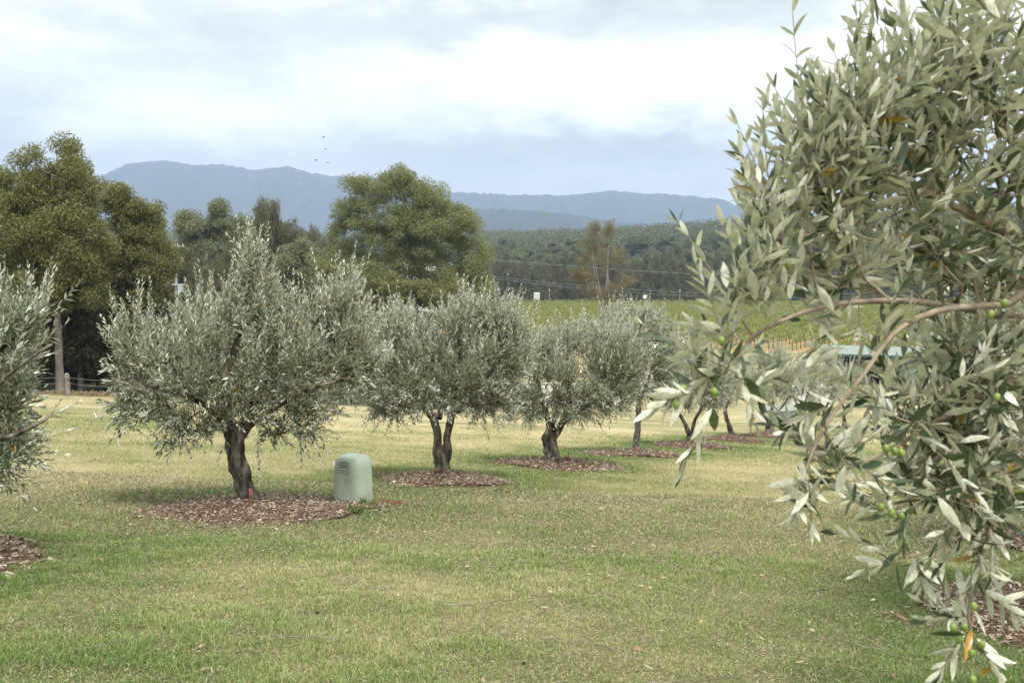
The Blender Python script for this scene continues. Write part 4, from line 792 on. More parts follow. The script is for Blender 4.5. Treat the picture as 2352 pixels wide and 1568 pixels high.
# ---------------------------------------------------------------- irrigation stakes
def stake(label, px, d, h=.2, lean=0.0, sprink=False):
    p_ = gpt(px, d); p_[2] += .05; r_ = thing('irrigation_stake', label, 'irrigation stake', p_, 'irrigation stakes at the olive trunks'); r_.rotation_euler = (0, lean, 0)
    MB().quadbox((0, 0, h*.5-.04), (.020, .010, h), 0).quadbox((0, -.008, h*.4), (.005, .010, h*.75)).build('post', M['stake'], r_, bevel=.002)
    MB().quadbox((.009, 0, h*.86), (.034, .020, .036)).quadbox((.030, 0, h*.7), (.016, .018, .03)).build('clip', M['stake'], r_, bevel=.002)
    for k in range(3): MB().quadbox((0, -.001, h*(.2+.17*k)), (.0275, .0125, .006)).build('notch', M['black'], r_)
    if sprink:
        s_ = MB().bar((.05, 0, -.04), (.05, 0, h*.95), .006).bar((.05, 0, h*.95), (.05, 0, h*1.05), .013).bar((.038, 0, h*1.05), (.05, 0, h*1.25), .004).bar((.062, 0, h*1.05), (.05, 0, h*1.25), .004).bar((.05, 0, h*1.22), (.05, 0, h*1.28), .012); s_.build('sprinkler_head', M['black'], r_)
stake('pink plastic stake upright in front of the spired olive trunk', 559, 11.62, .23)
stake('pink stake leaning at the forked olive trunk', 992, 15.75, .17, .22); stake('pink stake with a black sprinkler beside the short thick olive trunk', 1302, 19.8, .16, .05, True)
stake('pink stake against the pale straight olive trunk', 1465, 23.6, .15); stake('pink stake at the three stemmed olive tree', 1597, 27.6, .17, -.15); stake('pink stake at the thin leaning olive stem', 1684, 31.6, .16)

# ---------------------------------------------------------------- gums, she-oaks and the wood
def clump_tree(kind, H, lobes, nclump, nleaf, leaf, trunk_r, stems=1, spread=.6, needle=False, seed=0, droop=.5, lean=(0, 0)):
    """meshes of one tree with its foot at 0,0,0: (trunk mesh, crown mesh)"""
    cl = []
    tw = sum(l[2] for l in lobes)
    for c, rad, wg in lobes:
        n = max(1, int(nclump*wg/tw)); u = nrm(rng.normal(size=(n, 3))); rr = rng.random(n)**.4; cl.append(np.concatenate([np.array(c)+u*rr[:, None]*np.array(rad), rr[:, None]], 1))
    cl = np.concatenate(cl)[:, :3]; parts = []; start = []
    zc = min(l[0][2]-l[1][2] for l in lobes)
    for s in range(stems):
        c = np.array(lobes[s % len(lobes)][0]); fx = (s-(stems-1)/2)*trunk_r*1.6
        mid = np.array([fx+c[0]*.35, c[1]*.3, H*.35]); e = np.array([c[0]*.8+fx, c[1]*.8, min(H*.86, c[2]+lobes[s % len(lobes)][1][2]*.5)])
        rt = trunk_r*(1 if stems == 1 else .7)
        v_, t_, Q = tube_mesh([(fx*.6, 0, -.6, rt*1.3), (fx*.8, 0, .5, rt), (*mid, rt*.7), (*((mid+e)/2+rng.normal(0, .2, 3)), rt*.42), (*e, rt*.12)], H/24, 9, .06, s+seed); parts.append((v_, t_)); start.append(Q[len(Q)//4:, :3])
    A, B, ra, rb, td = grow(np.concatenate(start), cl, H*.06, trunk_r*.05, .5, trunk_r*.5); parts.append(prisms(A, B, ra, rb, 4))
    tv, tt = joinm(parts)
    n = nleaf; szs = rng.uniform(.42, 1.42, len(cl)); k = rng.choice(len(cl), n, p=szs**2/np.sum(szs**2)); g = rng.normal(size=(n, 3)); q_ = np.linalg.norm(g, axis=1, keepdims=True); g = g/q_*np.minimum(q_*.55, 1.0+.15*rng.random((n, 1))); sz = szs[k][:, None]
    P = cl[k]+g*np.array([spread, spread, spread*(.75 if not needle else 1.1)])*sz
    D = rng.normal(size=(n, 3))*(.7 if not needle else .35); D[:, 2] += (-droop if not needle else rng.choice([-1, 1], n)*.9); L = rng.uniform(.6, 1.3, n)*leaf[0]; W = L*leaf[1]; N = rng.normal(size=(n, 3)); N[:, 2] += .8
    lv, lt = leaf_quads(P, D, N, L, W, .1, .1)
    return tri_mesh('trunk', tv, tt, smooth=True), tri_mesh('crown', lv, lt)
def place(meshes, name, label, cat, p_, group=None, rz=0.0, sc=1.0, mats=('gumbark', 'euc'), sz=None):
    r_ = thing(name, label, cat, p_, group, rz); r_.scale = (sc, sc, sz or sc)
    for nm, me, mt in (('trunk', meshes[0], mats[0]), ('crown', meshes[1], mats[1])):
        if not len(me.materials): me.materials.append(M[mt])
        o_ = bpy.data.objects.new(nm, me); COL.objects.link(o_); o_.parent = r_
    return r_
def pxl(base, d, lst):      # lobes from photo positions, local to the tree foot
    return [(tuple(at(px, py, d)-base), (rx*d/F, (rd or rx*d/F), ry*d/F), wg) for px, py, rx, ry, rd, wg in lst]
# left big gum
d = 57; b = gpt(126, d)
ms = clump_tree('e', 14.5, pxl(b, d, [(120, 400, 75, 75, 0, 1.5), (60, 520, 95, 80, 0, 2), (170, 540, 75, 80, 0, 1.8), (20, 450, 50, 60, 0, .7), (190, 450, 40, 60, 0, .6), (80, 640, 110, 80, 0, 1.7), (190, 660, 60, 70, 0, 1), (30, 700, 70, 60, 0, .7)]), 270, 130000, (.20, .30), .25, 1, .66, seed=1)
place(ms, 'gum_tree', 'tall bronze green gum tree at the left edge behind the fence', 'tree', b, mats=('gumbark', 'euc'))
d = 62; b = gpt(318, d)
ms = clump_tree('e', 12, pxl(b, d, [(275, 480, 40, 50, 0, 1), (325, 520, 50, 60, 0, 1.4), (350, 600, 55, 55, 0, 1.2), (290, 600, 60, 70, 0, 1.3), (250, 640, 50, 60, 0, .8), (375, 600, 28, 40, 0, .5), (330, 670, 60, 40, 0, .6)]), 200, 85000, (.19, .30), .2, 2, .55, seed=2)
place(ms, 'gum_tree', 'brownish green gum tree second from the left behind the fence', 'tree', b, mats=('gumbark', 'euc'))
d = 68; b = gpt(-60, d)
ms = clump_tree('e', 12, pxl(b, d, [(-60, 450, 70, 90, 0, 1.5), (-90, 600, 90, 90, 0, 2), (0, 620, 60, 80, 0, 1.2)]), 120, 40000, (.26, .32), .25, 1, .6, seed=3)
place(ms, 'gum_tree', 'gum tree cut by the left edge, behind the tallest gum', 'tree', b, mats=('gumbark', 'euc_green'))
# dark thicket under them
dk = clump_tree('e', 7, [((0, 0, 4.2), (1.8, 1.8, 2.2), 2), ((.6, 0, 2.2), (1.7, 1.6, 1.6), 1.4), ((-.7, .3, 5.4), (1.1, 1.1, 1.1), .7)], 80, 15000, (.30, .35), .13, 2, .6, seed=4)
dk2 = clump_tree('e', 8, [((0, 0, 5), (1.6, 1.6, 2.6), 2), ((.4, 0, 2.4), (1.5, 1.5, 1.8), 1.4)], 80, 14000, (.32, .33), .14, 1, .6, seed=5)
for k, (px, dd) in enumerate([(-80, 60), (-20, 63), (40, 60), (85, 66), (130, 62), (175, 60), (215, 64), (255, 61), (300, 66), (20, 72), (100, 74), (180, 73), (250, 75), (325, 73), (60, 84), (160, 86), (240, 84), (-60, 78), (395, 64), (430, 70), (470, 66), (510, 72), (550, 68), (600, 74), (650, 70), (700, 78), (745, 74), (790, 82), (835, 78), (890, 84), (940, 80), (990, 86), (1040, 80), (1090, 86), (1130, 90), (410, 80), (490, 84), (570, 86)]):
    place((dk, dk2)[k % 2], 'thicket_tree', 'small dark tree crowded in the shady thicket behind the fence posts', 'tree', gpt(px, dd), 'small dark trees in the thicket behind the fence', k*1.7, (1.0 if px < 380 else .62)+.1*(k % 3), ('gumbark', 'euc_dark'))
# small bright bushes on the far left field
sh = clump_tree('e', 3.5, [((0, 0, 2.3), (1.2, 1.2, 1.1), 1)], 30, 3500, (.22, .4), .08, 1, .45, seed=6)
for k, (px, dd) in enumerate([(330, 150), (352, 165), (372, 158), (395, 170), (415, 175), (310, 165)]): place(sh, 'young_tree', 'young bright green tree on the field seen between the left gums', 'tree', gpt(px, dd), 'young trees on the far left field', k*2.1, .9+.1*(k % 3), ('gumbark', 'vine'))
# central gum clump
d = 100; b = gpt(945, d)
ms = clump_tree('e', 16, pxl(b, d, [(850, 430, 55, 45, 0, 1), (930, 425, 38, 45, 0, .8), (985, 460, 50, 50, 0, 1), (820, 500, 60, 55, 0, 1.2), (900, 520, 70, 70, 0, 1.6), (1000, 540, 75, 70, 0, 1.8), (1065, 520, 40, 60, 0, .8), (1085, 600, 42, 55, 0, .8), (800, 600, 50, 45, 0, .6), (900, 620, 90, 60, 0, 1.6), (1030, 640, 80, 55, 0, 1.4), (740, 610, 30, 30, 0, .3), (800, 650, 60, 35, 0, .8), (1085, 665, 40, 35, 0, .7), (950, 680, 110, 30, 0, 1.0)]),
                460, 190000, (.24, .30), .3, 5, .92, seed=7)
place(ms, 'gum_tree', 'broad pale green gum clump in the middle, the biggest crown behind the olives', 'tree', b, mats=('gumbark_pale', 'euc_green'))
d = 92; b = gpt(800, d)
ms = clump_tree('e', 6, pxl(b, d, [(760, 640, 45, 35, 0, 1), (830, 670, 50, 35, 0, 1), (900, 665, 80, 32, 0, 1.3), (985, 670, 60, 32, 0, 1)]), 110, 38000, (.26, .3), .12, 3, .6, seed=8)
place(ms, 'gum_tree', 'low spreading gum at the left foot of the biggest clump', 'tree', b, mats=('gumbark', 'euc'))
# mid-left grey gum and she-oaks
d = 125; b = gpt(485, d)
ms = clump_tree('e', 13, pxl(b, d, [(430, 510, 28, 26, 0, 1), (470, 530, 45, 35, 0, 1.4), (520, 520, 38, 35, 0, 1.2), (505, 475, 14, 20, 0, .4), (440, 570, 35, 40, 0, .8), (510, 590, 50, 45, 0, 1), (556, 545, 22, 25, 0, .5)]), 190, 48000, (.28, .32), .28, 2, .8, seed=9)
place(ms, 'gum_tree', 'grey green gum with a ragged top left of the olive spire', 'tree', b, mats=('gumbark', 'euc_grey'))
def spire(H, seed, wide=.12): return clump_tree('c', H, [((0, 0, H*.5), (H*wide, H*wide, H*.42), 2), ((0, 0, H*.82), (H*wide*.5, H*wide*.5, H*.17), .7), ((.3, 0, H*.28), (H*wide*1.4, H*wide*1.4, H*.22), 1)], 90, 11000, (.42, .13), .16, 1, .5, True, seed)
ca = [spire(13, 10, .085), spire(11, 11, .13), spire(10, 12, .17)]
SO = 'she-oak in the belt of brown needle trees left of the biggest gum clump'
d = 130
place(ca[0], 'she_oak', 'tall narrow she-oak spire, left one of the two that stand above the belt', 'tree', gpt(604, 128), 'she-oaks in the belt behind the olives', 0, 1.12, ('gumbark', 'cas'), 1.16)
place(ca[0], 'she_oak', 'tall narrow she-oak spire, right one of the two that stand above the belt', 'tree', gpt(634, 130), 'she-oaks in the belt behind the olives', 2, 1.1, ('gumbark', 'cas'), 1.15)
for k, (px, dd, s) in enumerate([(572, 132, .95), (590, 136, 1.0), (616, 134, 1.1), (655, 135, .92), (675, 130, .88), (698, 134, .85), (722, 138, .85), (745, 133, .75), (765, 140, .8), (560, 122, .85), (530, 118, .8), (580, 118, .75), (455, 122, .8), (425, 128, .85), (495, 116, .7), (620, 120, .7), (710, 120, .6), (740, 124, .62), (690, 146, .8), (645, 148, .85), (1090, 135, .8), (1120, 150, .75)]):
    place(ca[1+k % 2], 'she_oak', SO if px < 1000 else 'she-oak at the right foot of the biggest gum clump', 'tree', gpt(px, dd), 'she-oaks in the belt behind the olives', k*1.3, s*1.3, ('gumbark', 'cas'))
gb = clump_tree('e', 13, [((0, 0, 8.5), (3.2, 3, 3.4), 2), ((1.8, 0, 6), (2.2, 2, 2.6), 1), ((-1.8, .3, 6.5), (2.2, 2, 2.6), 1), ((.4, 0, 11.4), (1.6, 1.6, 1.4), .6)], 170, 26000, (.34, .32), .2, 3, .8, seed=41)
for k, (px, dd, s_, lab) in enumerate([(690, 118, .82, 'grey gum in the belt between the olive spire and the biggest gum clump'), (735, 112, .74, 'grey gum touching the left side of the biggest gum clump'), (420, 138, .9, 'grey gum behind the power pole'), (560, 140, .95, 'grey gum behind the narrow she-oak spires'), (1110, 118, .66, 'low grey gum at the right side of the biggest gum clump')]):
    place(gb, 'gum_tree', lab, 'tree', gpt(px, dd), None, k*2.0, s_, ('gumbark', 'euc_grey'))
# thin autumn gum in front of the vineyard edge
d = 190; b = gpt(1392, d)
ms = clump_tree('e', 20, pxl(b, d, [(1362, 530, 13, 38, 0, .8), (1402, 535, 12, 42, 0, .7), (1345, 580, 26, 28, 0, .8), (1385, 590, 26, 40, 0, .6), (1422, 600, 20, 40, 0, .5), (1340, 640, 34, 30, 0, 1.0), (1430, 655, 28, 30, 0, .8), (1385, 675, 50, 25, 0, 1.1)]), 150, 20000, (.28, .30), .3, 4, .85, seed=13)
place(ms, 'gum_tree', 'thin two topped gum with rusty orange lower leaves and bare white limbs', 'tree', b, mats=('gumbark_pale', 'rust'))
# the wood behind the vineyard
def gum(H, w_, seed, mt): return clump_tree('e', H, [((0, 0, H*.68), (w_, w_, H*.24), 2), ((w_*.7, 0, H*.55), (w_*.7, w_*.7, H*.2), 1), ((-w_*.7, w_*.2, H*.5), (w_*.7, w_*.7, H*.2), 1), ((0, -w_*.3, H*.35), (w_*.9, w_*.9, H*.22), 1)], 90, 8500, (.75, .42), .3, 2, 1.3, False, seed)
gm = [(gum(15, 4.6, 20, 0), 'far_a'), (gum(16, 5.2, 21, 0), 'far_b'), (gum(14, 4.2, 22, 0), 'far_c'), (gum(15, 5.6, 23, 0), 'far_a')]
so = [(spire(14, 24, .15), 'cas'), (spire(13, 25, .19), 'cas')]
n = 0
for row in range(3):
    for px in np.arange(1080, 2440, 34):
        dd = 312+row*9+rng.uniform(-3, 3); q = px+rng.uniform(-12, 12)+row*11; s = .88+.28*rng.random()
        ms, mt = so[n % 2]; place(ms, 'she_oak', 'dark she-oak in the wall of trees along the far edge of the vineyard', 'tree', gpt(q, dd), 'she-oaks along the far edge of the vineyard', n*1.9, s, ('gumbark', mt)); n += 1
n = 0
for px in np.arange(380, 1090, 21):
    dd = rng.uniform(210, 330); ms, mt = gm[n % 4]; place(ms, 'wood_gum', 'rounded gum crown on the low ground left of the vineyard', 'tree', gpt(px, dd), 'gums on the low ground behind the belt', n*2.3, .55+.25*rng.random(), ('gumbark', mt)); n += 1
for row in range(7):
    dd0 = (342, 368, 398, 430, 465, 505, 550)[row]
    for px in np.arange(1080, 2440, 47-row):
        dd = dd0+rng.uniform(-12, 12); q = px+rng.uniform(-22, 22)+row*17
        if abs(q-1500) < 80 and 400 < dd < 520: continue
        s = .60+.50*rng.random(); ms, mt = gm[n % 4 if rng.random() < .8 else 0]
        place(ms, 'wood_gum', 'rounded gum crown in the grey green wood rising beyond the vineyard', 'tree', gpt(q, dd), 'gums in the wood beyond the vineyard', n*2.3, s, ('gumbark', mt)); n += 1
# far wood that reads as one mass
def far_wood():
    n = 5200; d = rng.uniform(0, 1, n)**.8*2600+980; px = rng.uniform(-100, 2500, n); x = (px-1176)/F*d; z = G(x, d); P = np.stack([x, d, z], 1)
    vs = []; k = 26; m_ = n*k; i = np.repeat(np.arange(n), k); sz = rng.uniform(4, 8, n)[i]; g = nrm(rng.normal(size=(m_, 3)))*(rng.random(m_)**.4)[:, None]
    C_ = P[i]+np.array([0, 0, 8.0])+g*np.stack([sz, sz, sz*.75], 1); D = rng.normal(size=(m_, 3)); N = rng.normal(size=(m_, 3)); N[:, 2] += 1; L = rng.uniform(1.6, 3.6, m_)
    v_, t_ = leaf_quads(C_, D, N, L, L*.7, .1, .1); o_ = link('far_wood', tri_mesh('far_wood', v_, t_), M['far_a']); tag(o_, 'distant grey green woodland merging into the plain below the mountains', 'woodland', None, 'stuff')
far_wood()
def near_wood():
    n = 2300; d = 565+rng.random(n)**.85*440; px = rng.uniform(200, 2500, n); x = (px-1176)/F*d; z = G(x, d); P = np.stack([x, d, z], 1); k = 170; i = np.repeat(np.arange(n), k); m_ = n*k
    sz = rng.uniform(3.6, 7.2, n)[i]; ht = rng.uniform(5, 10, n)[i]; g = nrm(rng.normal(size=(m_, 3)))*(rng.random(m_)**.35)[:, None]
    C_ = P[i]+np.stack([0*sz, 0*sz, ht], 1)+g*np.stack([sz, sz, sz*.8], 1); D = rng.normal(size=(m_, 3)); N = rng.normal(size=(m_, 3)); N[:, 2] += 1; L = rng.uniform(.7, 1.4, m_)
    v_, t_ = leaf_quads(C_, D, N, L, L*.6, .1, .1); o_ = link('wood', tri_mesh('wood', v_, t_), M['far_b']); tag(o_, 'grey green woodland covering the rising slope beyond the nearer gums', 'woodland', None, 'stuff')
near_wood()
# dry scrub along the fence foot
n = 2600; px = rng.uniform(-100, 460, n); d = rng.normal(52.2, .35, n); x = (px-1176)/F*d; P = np.stack([x, d, G(x, d)+rng.random(n)**2*.2*(.2+vn(x, d, 1.5, 3))], 1); L = rng.uniform(.08, .25, n)
v, q = leaf_quads(P, rng.normal(size=(n, 3))+[0, 0, .8], rng.normal(size=(n, 3)), L, L*.25)
M['scrub'] = leaf_mat('dry_scrub', [(.22, .13, .10), (.36, .30, .16)], [(.22, .13, .10), (.36, .30, .16)], .1)
o = link('dry_scrub', tri_mesh('dry_scrub', v, q), M['scrub']); tag(o, 'pinkish dry weeds along the foot of the wire fence', 'scrub', None, 'stuff')

# ---------------------------------------------------------------- wire fence on the left
fb = gpt(142, 50.5); fe = thing('wire_fence', 'old post and wire fence along the dark thicket on the left', 'fence', fb)
posts = [(-160, 1.2, .11), (-10, 1.2, .11), (142, 1.15, .125), (290, 1.5, .14), (440, 1.3, .12), (590, 1.3, .12)]
tops = []
for px, h, r_ in posts:
    p_ = gpt(px, 50.5); q = p_-fb
    v, t3, _ = tube_mesh([(q[0], q[1], q[2]-.3, r_), (q[0]+.01, q[1], q[2]+h*.5, r_*.95), (q[0]+.02, q[1], q[2]+h, r_*.9)], .12, 10, .05, px*.1)
    link('post', tri_mesh('post', v, t3, smooth=False), M['post'], fe); tops.append(q)
for hh in (.35, .7, 1.0):
    mb = MB()
    for a_, b_ in zip(tops[:-1], tops[1:]):
        for k in range(6):
            s0, s1 = k/6, (k+1)/6; f_ = lambda s_: a_*(1-s_)+b_*s_+np.array([0, -.13, hh-.10*4*s_*(1-s_)]); mb.bar(f_(s0), f_(s1), .008, 4)
    mb.build('wire', M['wire'], fe)

# ---------------------------------------------------------------- vineyard
nrow = 0; off0 = -70
for k in range(-60, 80):
    c = k*VSP+VSP*0; P0 = VP*c
    ts = np.arange(60, 420, .5); xy = P0[None]+VD[None]*ts[:, None]; px = 1176+F*xy[:, 0]/xy[:, 1]
    near = 124+np.clip((px-1700)/300, 0, 1)*0-np.clip((px-1800)/200, 0, 1)*16
    ok = (xy[:, 1] > near) & (xy[:, 1] < 300) & (px > 1172) & (px < 2480)
    if ok.sum() < 16: continue
    xy = xy[ok]; n0 = len(xy); base_ = np.array([xy[0, 0], xy[0, 1], float(G(*xy[0]))])
    r_ = thing('vine_row', 'long row of green gold grape vines running up the slope beyond the olives', 'vine row', base_, 'vine rows on the slope beyond the olives')
    zz = G(xy[:, 0], xy[:, 1]); dens = int(n0*.5*30); i = rng.integers(0, n0, dens); jit = rng.uniform(-.25, .25, dens); a_ = rng.normal(0, .17, dens)
    hv = .95+rng.random(dens)*.85*(.45+.9*vn(xy[i, 0], xy[i, 1], 1.3, 9)); P = np.stack([xy[i, 0]+VD[0]*jit+VP[0]*a_, xy[i, 1]+VD[1]*jit+VP[1]*a_, zz[i]+hv], 1)
    L = rng.uniform(.14, .30, dens); v, q = leaf_quads(P, rng.normal(size=(dens, 3)), rng.normal(size=(dens, 3))+[0, -.6, .9], L, L*.85, .1, .1)
    link('foliage', tri_mesh('foliage', v-base_, q), M['vine'], r_)
    st = xy[::4]; zs_ = zz[::4]; A = np.stack([st[:, 0], st[:, 1], zs_-.1], 1); B = A+np.array([0, 0, 1.15])+rng.normal(0, .06, A.shape); v, q = prisms(A, B, np.full(len(A), .07), np.full(len(A), .05), 4)
    o_ = link('vine_trunks', tri_mesh('vine_trunks', v-base_, q), M['bark'], r_); o_['kind'] = 'stuff'
    st = xy[::14]; zs_ = zz[::14]; A = np.stack([st[:, 0], st[:, 1], zs_-.1], 1); B = A+np.array([0, 0, 2.0]); v, q = prisms(A, B, np.full(len(A), .05), np.full(len(A), .05), 4)
    o_ = link('trellis_posts', tri_mesh('trellis_posts', v-base_, q), M['pole'], r_); o_['kind'] = 'stuff'

# ---------------------------------------------------------------- buildings
def building(label, px, d, w_, dep, h, roof_h, rz, wall, roof, name='house', wins=(), lift=0.0, over=.35):
    p_ = gpt(px, d); p_[2] += lift; r_ = thing(name, label, 'building', p_, None, math.radians(rz))
    MB().quadbox((0, 0, h/2-.5), (w_, dep, h+1)).build('wall', wall, r_)
    x1, y1 = w_/2+over, dep/2+over; t = .08
    MB().pts([(-x1, -y1, h+.01), (x1, -y1, h+.01), (x1, y1, h+.01), (-x1, y1, h+.01), (-x1+over, 0, h+roof_h), (x1-over, 0, h+roof_h), (-x1, -y1, h-t), (x1, -y1, h-t), (x1, y1, h-t), (-x1, y1, h-t)],
             [(0, 1, 5, 4), (2, 3, 4, 5), (1, 2, 5), (3, 0, 4), (6, 7, 1, 0), (7, 8, 2, 1), (8, 9, 3, 2), (9, 6, 0, 3), (9, 8, 7, 6)]).build('roof', roof, r_)
    for (wx, wz, ww, wh) in wins:
        f_ = MB().quadbox((wx, -dep/2-.02, wz), (ww+.16, .06, wh+.16)).build('window', M['white'], r_); MB().quadbox((wx, -dep/2-.045, wz), (ww, .06, wh)).build('pane', M['glass'], f_)
    return r_
building('house with a grey tiled roof half hidden behind the she-oaks', 655, 150, 11, 8, 2.8, 2.6, 18, M['cream'], M['roof_grey'], wins=((-3.5, 1.5, 1.4, 1.2), (0, 1.5, 1.4, 1.2), (3.5, 1.5, 1.4, 1.2)), lift=.3)
building('long white building glimpsed through the biggest gum clump', 905, 165, 13, 7, 6.2, .9, -4, M['white'], M['white'], wins=((-4, 4.5, 1.2, 1.1), (3, 4.5, 1.2, 1.1)), lift=.2)
building('white roofed house among the trees on the right hand hill', 1905, 520, 24, 12, 3.5, 4, 12, M['cream'], M['white'], wins=((-7, 1.8, 2, 1.6), (0, 1.8, 2, 1.6), (7, 1.8, 2, 1.6)), lift=4)
building('second pale house on the right hand hill, right of the white roofed one', 2020, 540, 14, 10, 5, 2.5, -10, M['white'], M['roof_grey'], wins=((-3, 3, 2, 2), (3, 3, 2, 2)), lift=4)
building('white marquee shed behind the pale trunked olive tree', 1496, 74, 4.4, 5, 3.2, 1.4, 8, M['white'], M['white'], 'marquee', lift=.1, over=.12)
# low white wall behind the olives
p_ = gpt(1190, 64); r_ = thing('garden_wall', 'low white wall glimpsed under the olive crowns', 'wall', p_, None, math.radians(-3))
MB().quadbox((0, 0, .25), (13.5, .25, 1.5)).build('wall', M['white'], r_); MB().quadbox((0, 0, 1.05), (13.7, .36, .09)).build('coping', M['cream'], r_)
# pale green tank
p_ = gpt(1795, 55.5); r_ = thing('water_tank', 'pale green ribbed water tank low behind the row end olive', 'water tank', p_); r_.scale = (.62, .62, .62)
def lathe(prof, seg=48):
    mb = MB(); vs = []; f = []
    for z, r in prof:
        for j in range(seg): t = 2*math.pi*j/seg; vs.append((r*math.cos(t), r*math.sin(t), z))
    for i in range(len(prof)-1):
        for j in range(seg): f.append((i*seg+j, i*seg+(j+1) % seg, (i+1)*seg+(j+1) % seg, (i+1)*seg+j))
    f.append(tuple((len(prof)-1)*seg+j for j in range(seg))); return mb.pts(vs, f)
pr = [(-.3, 1.62)]
for k in range(6): pr += [(k*.16, 1.62), (k*.16+.06, 1.62), (k*.16+.08, 1.632), (k*.16+.12, 1.632), (k*.16+.14, 1.62)]
pr += [(.98, 1.62)]; lathe(pr).build('tank_wall', M['green_tin'], r_, smooth=False)
lathe([(.985, 1.68), (1.02, 1.68), (1.12, .9), (1.15, .2)]).build('lid', M['green_tin'], r_)
# open shed
p_ = gpt(2015, 86); r_ = thing('open_shed', 'open fronted farm shed with a pale green sloping roof behind the near branches', 'shed', p_, None, math.radians(-14))
wS, dS = 8.2, 5.0
MB().pts([(-4.6, -2.9, 2.72), (4.3, -2.9, 2.72), (4.3, 2.7, 2.90), (-4.6, 2.7, 2.90), (-4.6, -2.9, 2.64), (4.3, -2.9, 2.64), (4.3, 2.7, 2.82), (-4.6, 2.7, 2.82)], [(0, 1, 2, 3), (7, 6, 5, 4), (4, 5, 1, 0), (5, 6, 2, 1), (6, 7, 3, 2), (7, 4, 0, 3)]).build('roof', M['green_tin'], r_)
MB().quadbox((-.15, -2.93, 2.66), (8.9, .05, .2)).build('fascia', M['dark_green_tin'], r_)
MB().quadbox((0, 2.5, 1.2), (8.0, .06, 3.4)).build('back_wall', M['dark_green_tin'], r_); MB().quadbox((4.05, .0, 1.1), (.06, 5.0, 3.1)).build('side_wall', M['green_tin'], r_)
MB().quadbox((3.0, -2.6, 1.1), (2.05, .06, 3.0)).build('front_panel', M['green_tin'], r_); MB().quadbox((-2.7, 0.0, 1.1), (.06, 4.9, 3.0)).build('partition', M['dark_green_tin'], r_)
for x_ in (-4.3, -2.2, 1.2): MB().quadbox((x_, -2.7, 1.05), (.12, .12, 3.0)).build('post', M['steel'], r_, bevel=.01)
# white farm vehicle body between the olives and the shed: a small box trailer
p_ = gpt(1862, 60); r_ = thing('box_trailer', 'small white enclosed trailer behind the near branches', 'trailer', p_, None, math.radians(10))
MB().quadbox((0, 0, 1.15), (2.6, 1.6, 1.3)).build('body', M['white'], r_, bevel=.08); MB().bar((-1.3, 0, .5), (-2.2, 0, .45), .04).build('drawbar', M['black'], r_)
for y_ in (-.82, .82): MB().bar((.1, y_-.1, .33), (.1, y_+.1, .33), .33, 20).build('wheel', M['black'], r_)
# tank tower at the top of the vines, signs and posts
p_ = gpt(1233, 302); r_ = thing('cage_tank', 'white caged cube tank standing at the far edge of the vineyard', 'tank', p_)
MB().quadbox((0, 0, 2.35), (1.75, 1.5, 2.3)).build('tank_body', M['white'], r_, bevel=.05)
for x_ in (-.45, .0, .45): MB().quadbox((x_, -.78, 2.35), (.05, .04, 2.3)).build('cage_bar', M['steel'], r_)
for z_ in (1.3, 1.9, 2.5, 3.1): MB().quadbox((0, -.79, z_), (1.8, .04, .05)).build('cage_bar', M['steel'], r_)
for x_ in (-.8, .8): MB().quadbox((x_, 0, .5), (.12, 1.3, 1.4)).build('leg', M['steel'], r_)
p_ = gpt(1482, 302); r_ = thing('sign', 'small white square sign on a post at the far edge of the vineyard', 'sign', p_); MB().quadbox((0, 0, 2.35), (1.2, .05, 1.1)).build('panel', M['white'], r_); MB().bar((0, .05, 0), (0, .05, 2.9), .05).build('post', M['steel'], r_)
for k, (px, lab) in enumerate(((1262, 'thin pale post right of the caged tank'), (1562, 'thin pale post right of the small white sign'), (1657, 'thin pale post beyond the vines, close to the near olive leaves'))):
    p_ = gpt(px, 303); r_ = thing('marker_post', lab, 'post', p_, 'pale posts beyond the vines'); MB().bar((0, 0, 0), (0, 0, 4.3), .10, 8, .07).build('shaft', M['pole'], r_); MB().quadbox((0, 0, 4.35), (.35, .2, .2)).build('cap', M['white'], r_)
# power poles
def power_pole(label, px, d, top_py, arms, tf):
    p_ = gpt(px, d); t_ = at(px, top_py, d)[2]-p_[2]; r_ = thing('power_pole', label, 'power pole', p_, 'power poles'); MB().bar((0, 0, -.3), (0, 0, t_), .17, 10, .12).build('shaft', M['pole'], r_)
    for k in range(arms):
        z_ = t_-.3-k*1.6; MB().quadbox((0, -.16, z_), (2.3-.3*k, .12, .14)).build('crossarm', M['pole'], r_)
        for x_ in (-1.0, -.4, .4, 1.0): MB().bar((x_*(1-.13*k), -.16, z_+.07), (x_*(1-.13*k), -.16, z_+.32), .05, 8).build('insulator', M['white'], r_)
    if tf:
        z_ = t_-5.2; MB().bar((.6, -.3, z_-.55), (.6, -.3, z_+.3), .34, 14).build('transformer', M['steel'], r_); MB().quadbox((.35, -.2, z_+.42), (1.5, .3, .12)).build('bracket', M['steel'], r_)
    return p_, t_
power_pole('power pole with a grey transformer left of the ragged grey gum', 405, 118, 560, 2, True)
power_pole('power pole on the clearing in the wood right of the rusty gum', 1578, 430, 572, 2, False)
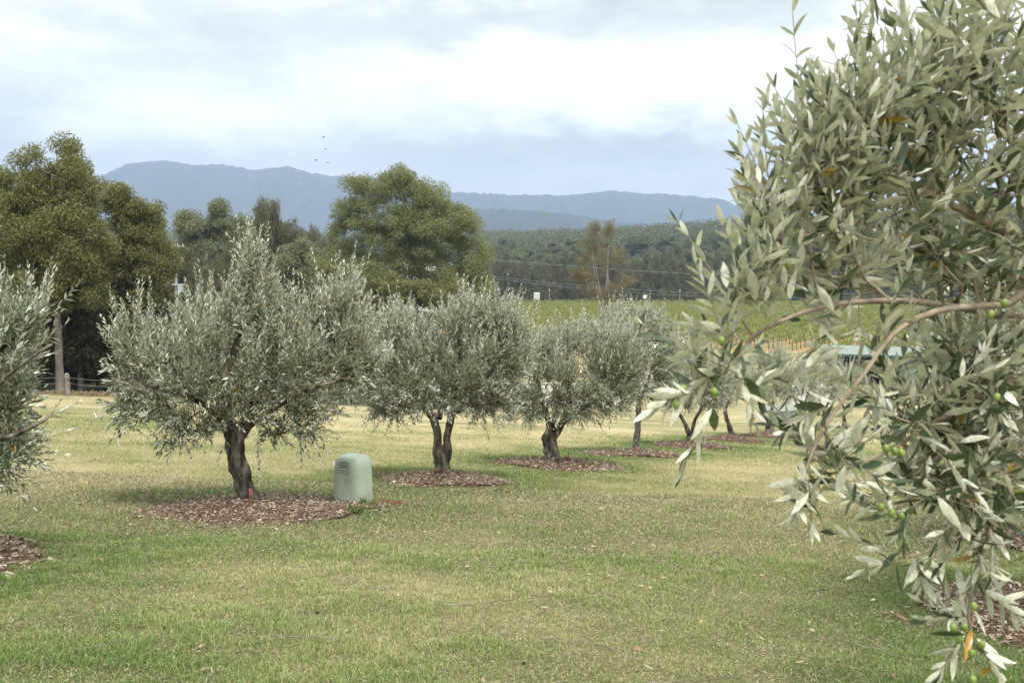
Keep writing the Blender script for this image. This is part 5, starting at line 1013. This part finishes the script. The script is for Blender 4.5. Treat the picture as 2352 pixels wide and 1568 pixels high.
for k, (pts, lab) in enumerate((([(1000, 590), (1121, 596), (1300, 610), (1555, 627), (1800, 632), (2400, 600)], 'top wire of the power lines crossing in front of the wood'), ([(1000, 617), (1117, 632), (1300, 653), (1555, 671), (1750, 676), (1944, 675), (2400, 655)], 'upper wire of the lower pair of power lines'),
                                ([(1000, 622), (1117, 637), (1300, 659), (1555, 678), (1750, 683), (1944, 682), (2400, 663)], 'lower wire of the lower pair of power lines'))):
    P = resample([at(px, py, 250) for px, py in pts], 8.0); mb = MB(); o0 = P[0]
    for a_, b_ in zip(P[:-1], P[1:]): mb.bar(a_-o0, b_-o0, .014, 4)
    o_ = mb.build('power_line', M['steel'], None, tuple(o0)); tag(o_, lab, 'power line', 'power lines')
# ---------------------------------------------------------------- birds
for k, (px, py, rz, fl_, lab) in enumerate(((743, 316, .4, .5, 'topmost of the four small dark birds flying'), (748, 343, .9, .2, 'second highest of the four small dark birds flying'), (727, 368, -.2, .35, 'leftmost of the four small dark birds flying'), (753, 374, 1.2, -.4, 'lowest of the four small dark birds flying'))):
    p_ = at(px, py, 70); r_ = thing('bird', lab, 'bird', p_, 'birds over the mountains', rz)
    v, t3, _ = tube_mesh([(-.11, 0, 0, .004), (-.06, 0, 0, .022), (0, 0, .005, .03), (.06, 0, .012, .018), (.10, 0, .012, .004)], .02, 10, 0, 0, knob=0); link('body', tri_mesh('body', v, t3, smooth=True), M['bird'], r_)
    MB().pts([(-.10, -.008, 0), (-.17, -.035, 0), (-.155, 0, .002), (-.17, .035, 0), (-.10, .008, 0), (-.10, 0, -.006)], [(0, 1, 2, 3, 4), (4, 3, 5), (5, 1, 0)]).build('tail', M['bird'], r_)
    for s in (-1, 1): MB().pts([(.04, s*.02, .01), (.03, s*.12, .01+.09*fl_), (-.04, s*.25, .01+.02*fl_), (-.035, s*.12, .005+.09*fl_), (-.03, s*.02, .008), (.0, s*.1, -.004+.08*fl_)], [(0, 1, 2, 3, 4), (4, 3, 5), (5, 1, 0), (3, 2, 5), (5, 2, 1)]).build('wing', M['bird'], r_)

# ---------------------------------------------------------------- haze
zmin = min(v_ for v_ in TZ.ravel())-12
me = bpy.data.meshes.new('haze'); X0, X1, Y0, Y1, Z0, Z1 = -7600, 7600, -7600, 7600, zmin-14, 470
me.from_pydata([(X0, Y0, Z0), (X1, Y0, Z0), (X1, Y1, Z0), (X0, Y1, Z0), (X0, Y0, Z1), (X1, Y0, Z1), (X1, Y1, Z1), (X0, Y1, Z1)], [], [(3, 2, 1, 0), (4, 5, 6, 7), (0, 1, 5, 4), (1, 2, 6, 5), (2, 3, 7, 6), (3, 0, 4, 7)])
hm = bpy.data.materials.new('haze_air'); hm.use_nodes = True; t = NT(hm.node_tree); t.n.clear(); ho = t.add('ShaderNodeOutputMaterial'); pv = t.add('ShaderNodeVolumePrincipled')
pv.inputs['Color'].default_value = (.52, .67, .98, 1); pv.inputs['Density'].default_value = 2.2e-4; pv.inputs['Anisotropy'].default_value = 0.0
t.l.new(pv.outputs[0], ho.inputs['Volume']); hz = link('haze', me, hm); hz['kind'] = 'stuff'; hz['label'] = 'pale blue haze filling the valley air'
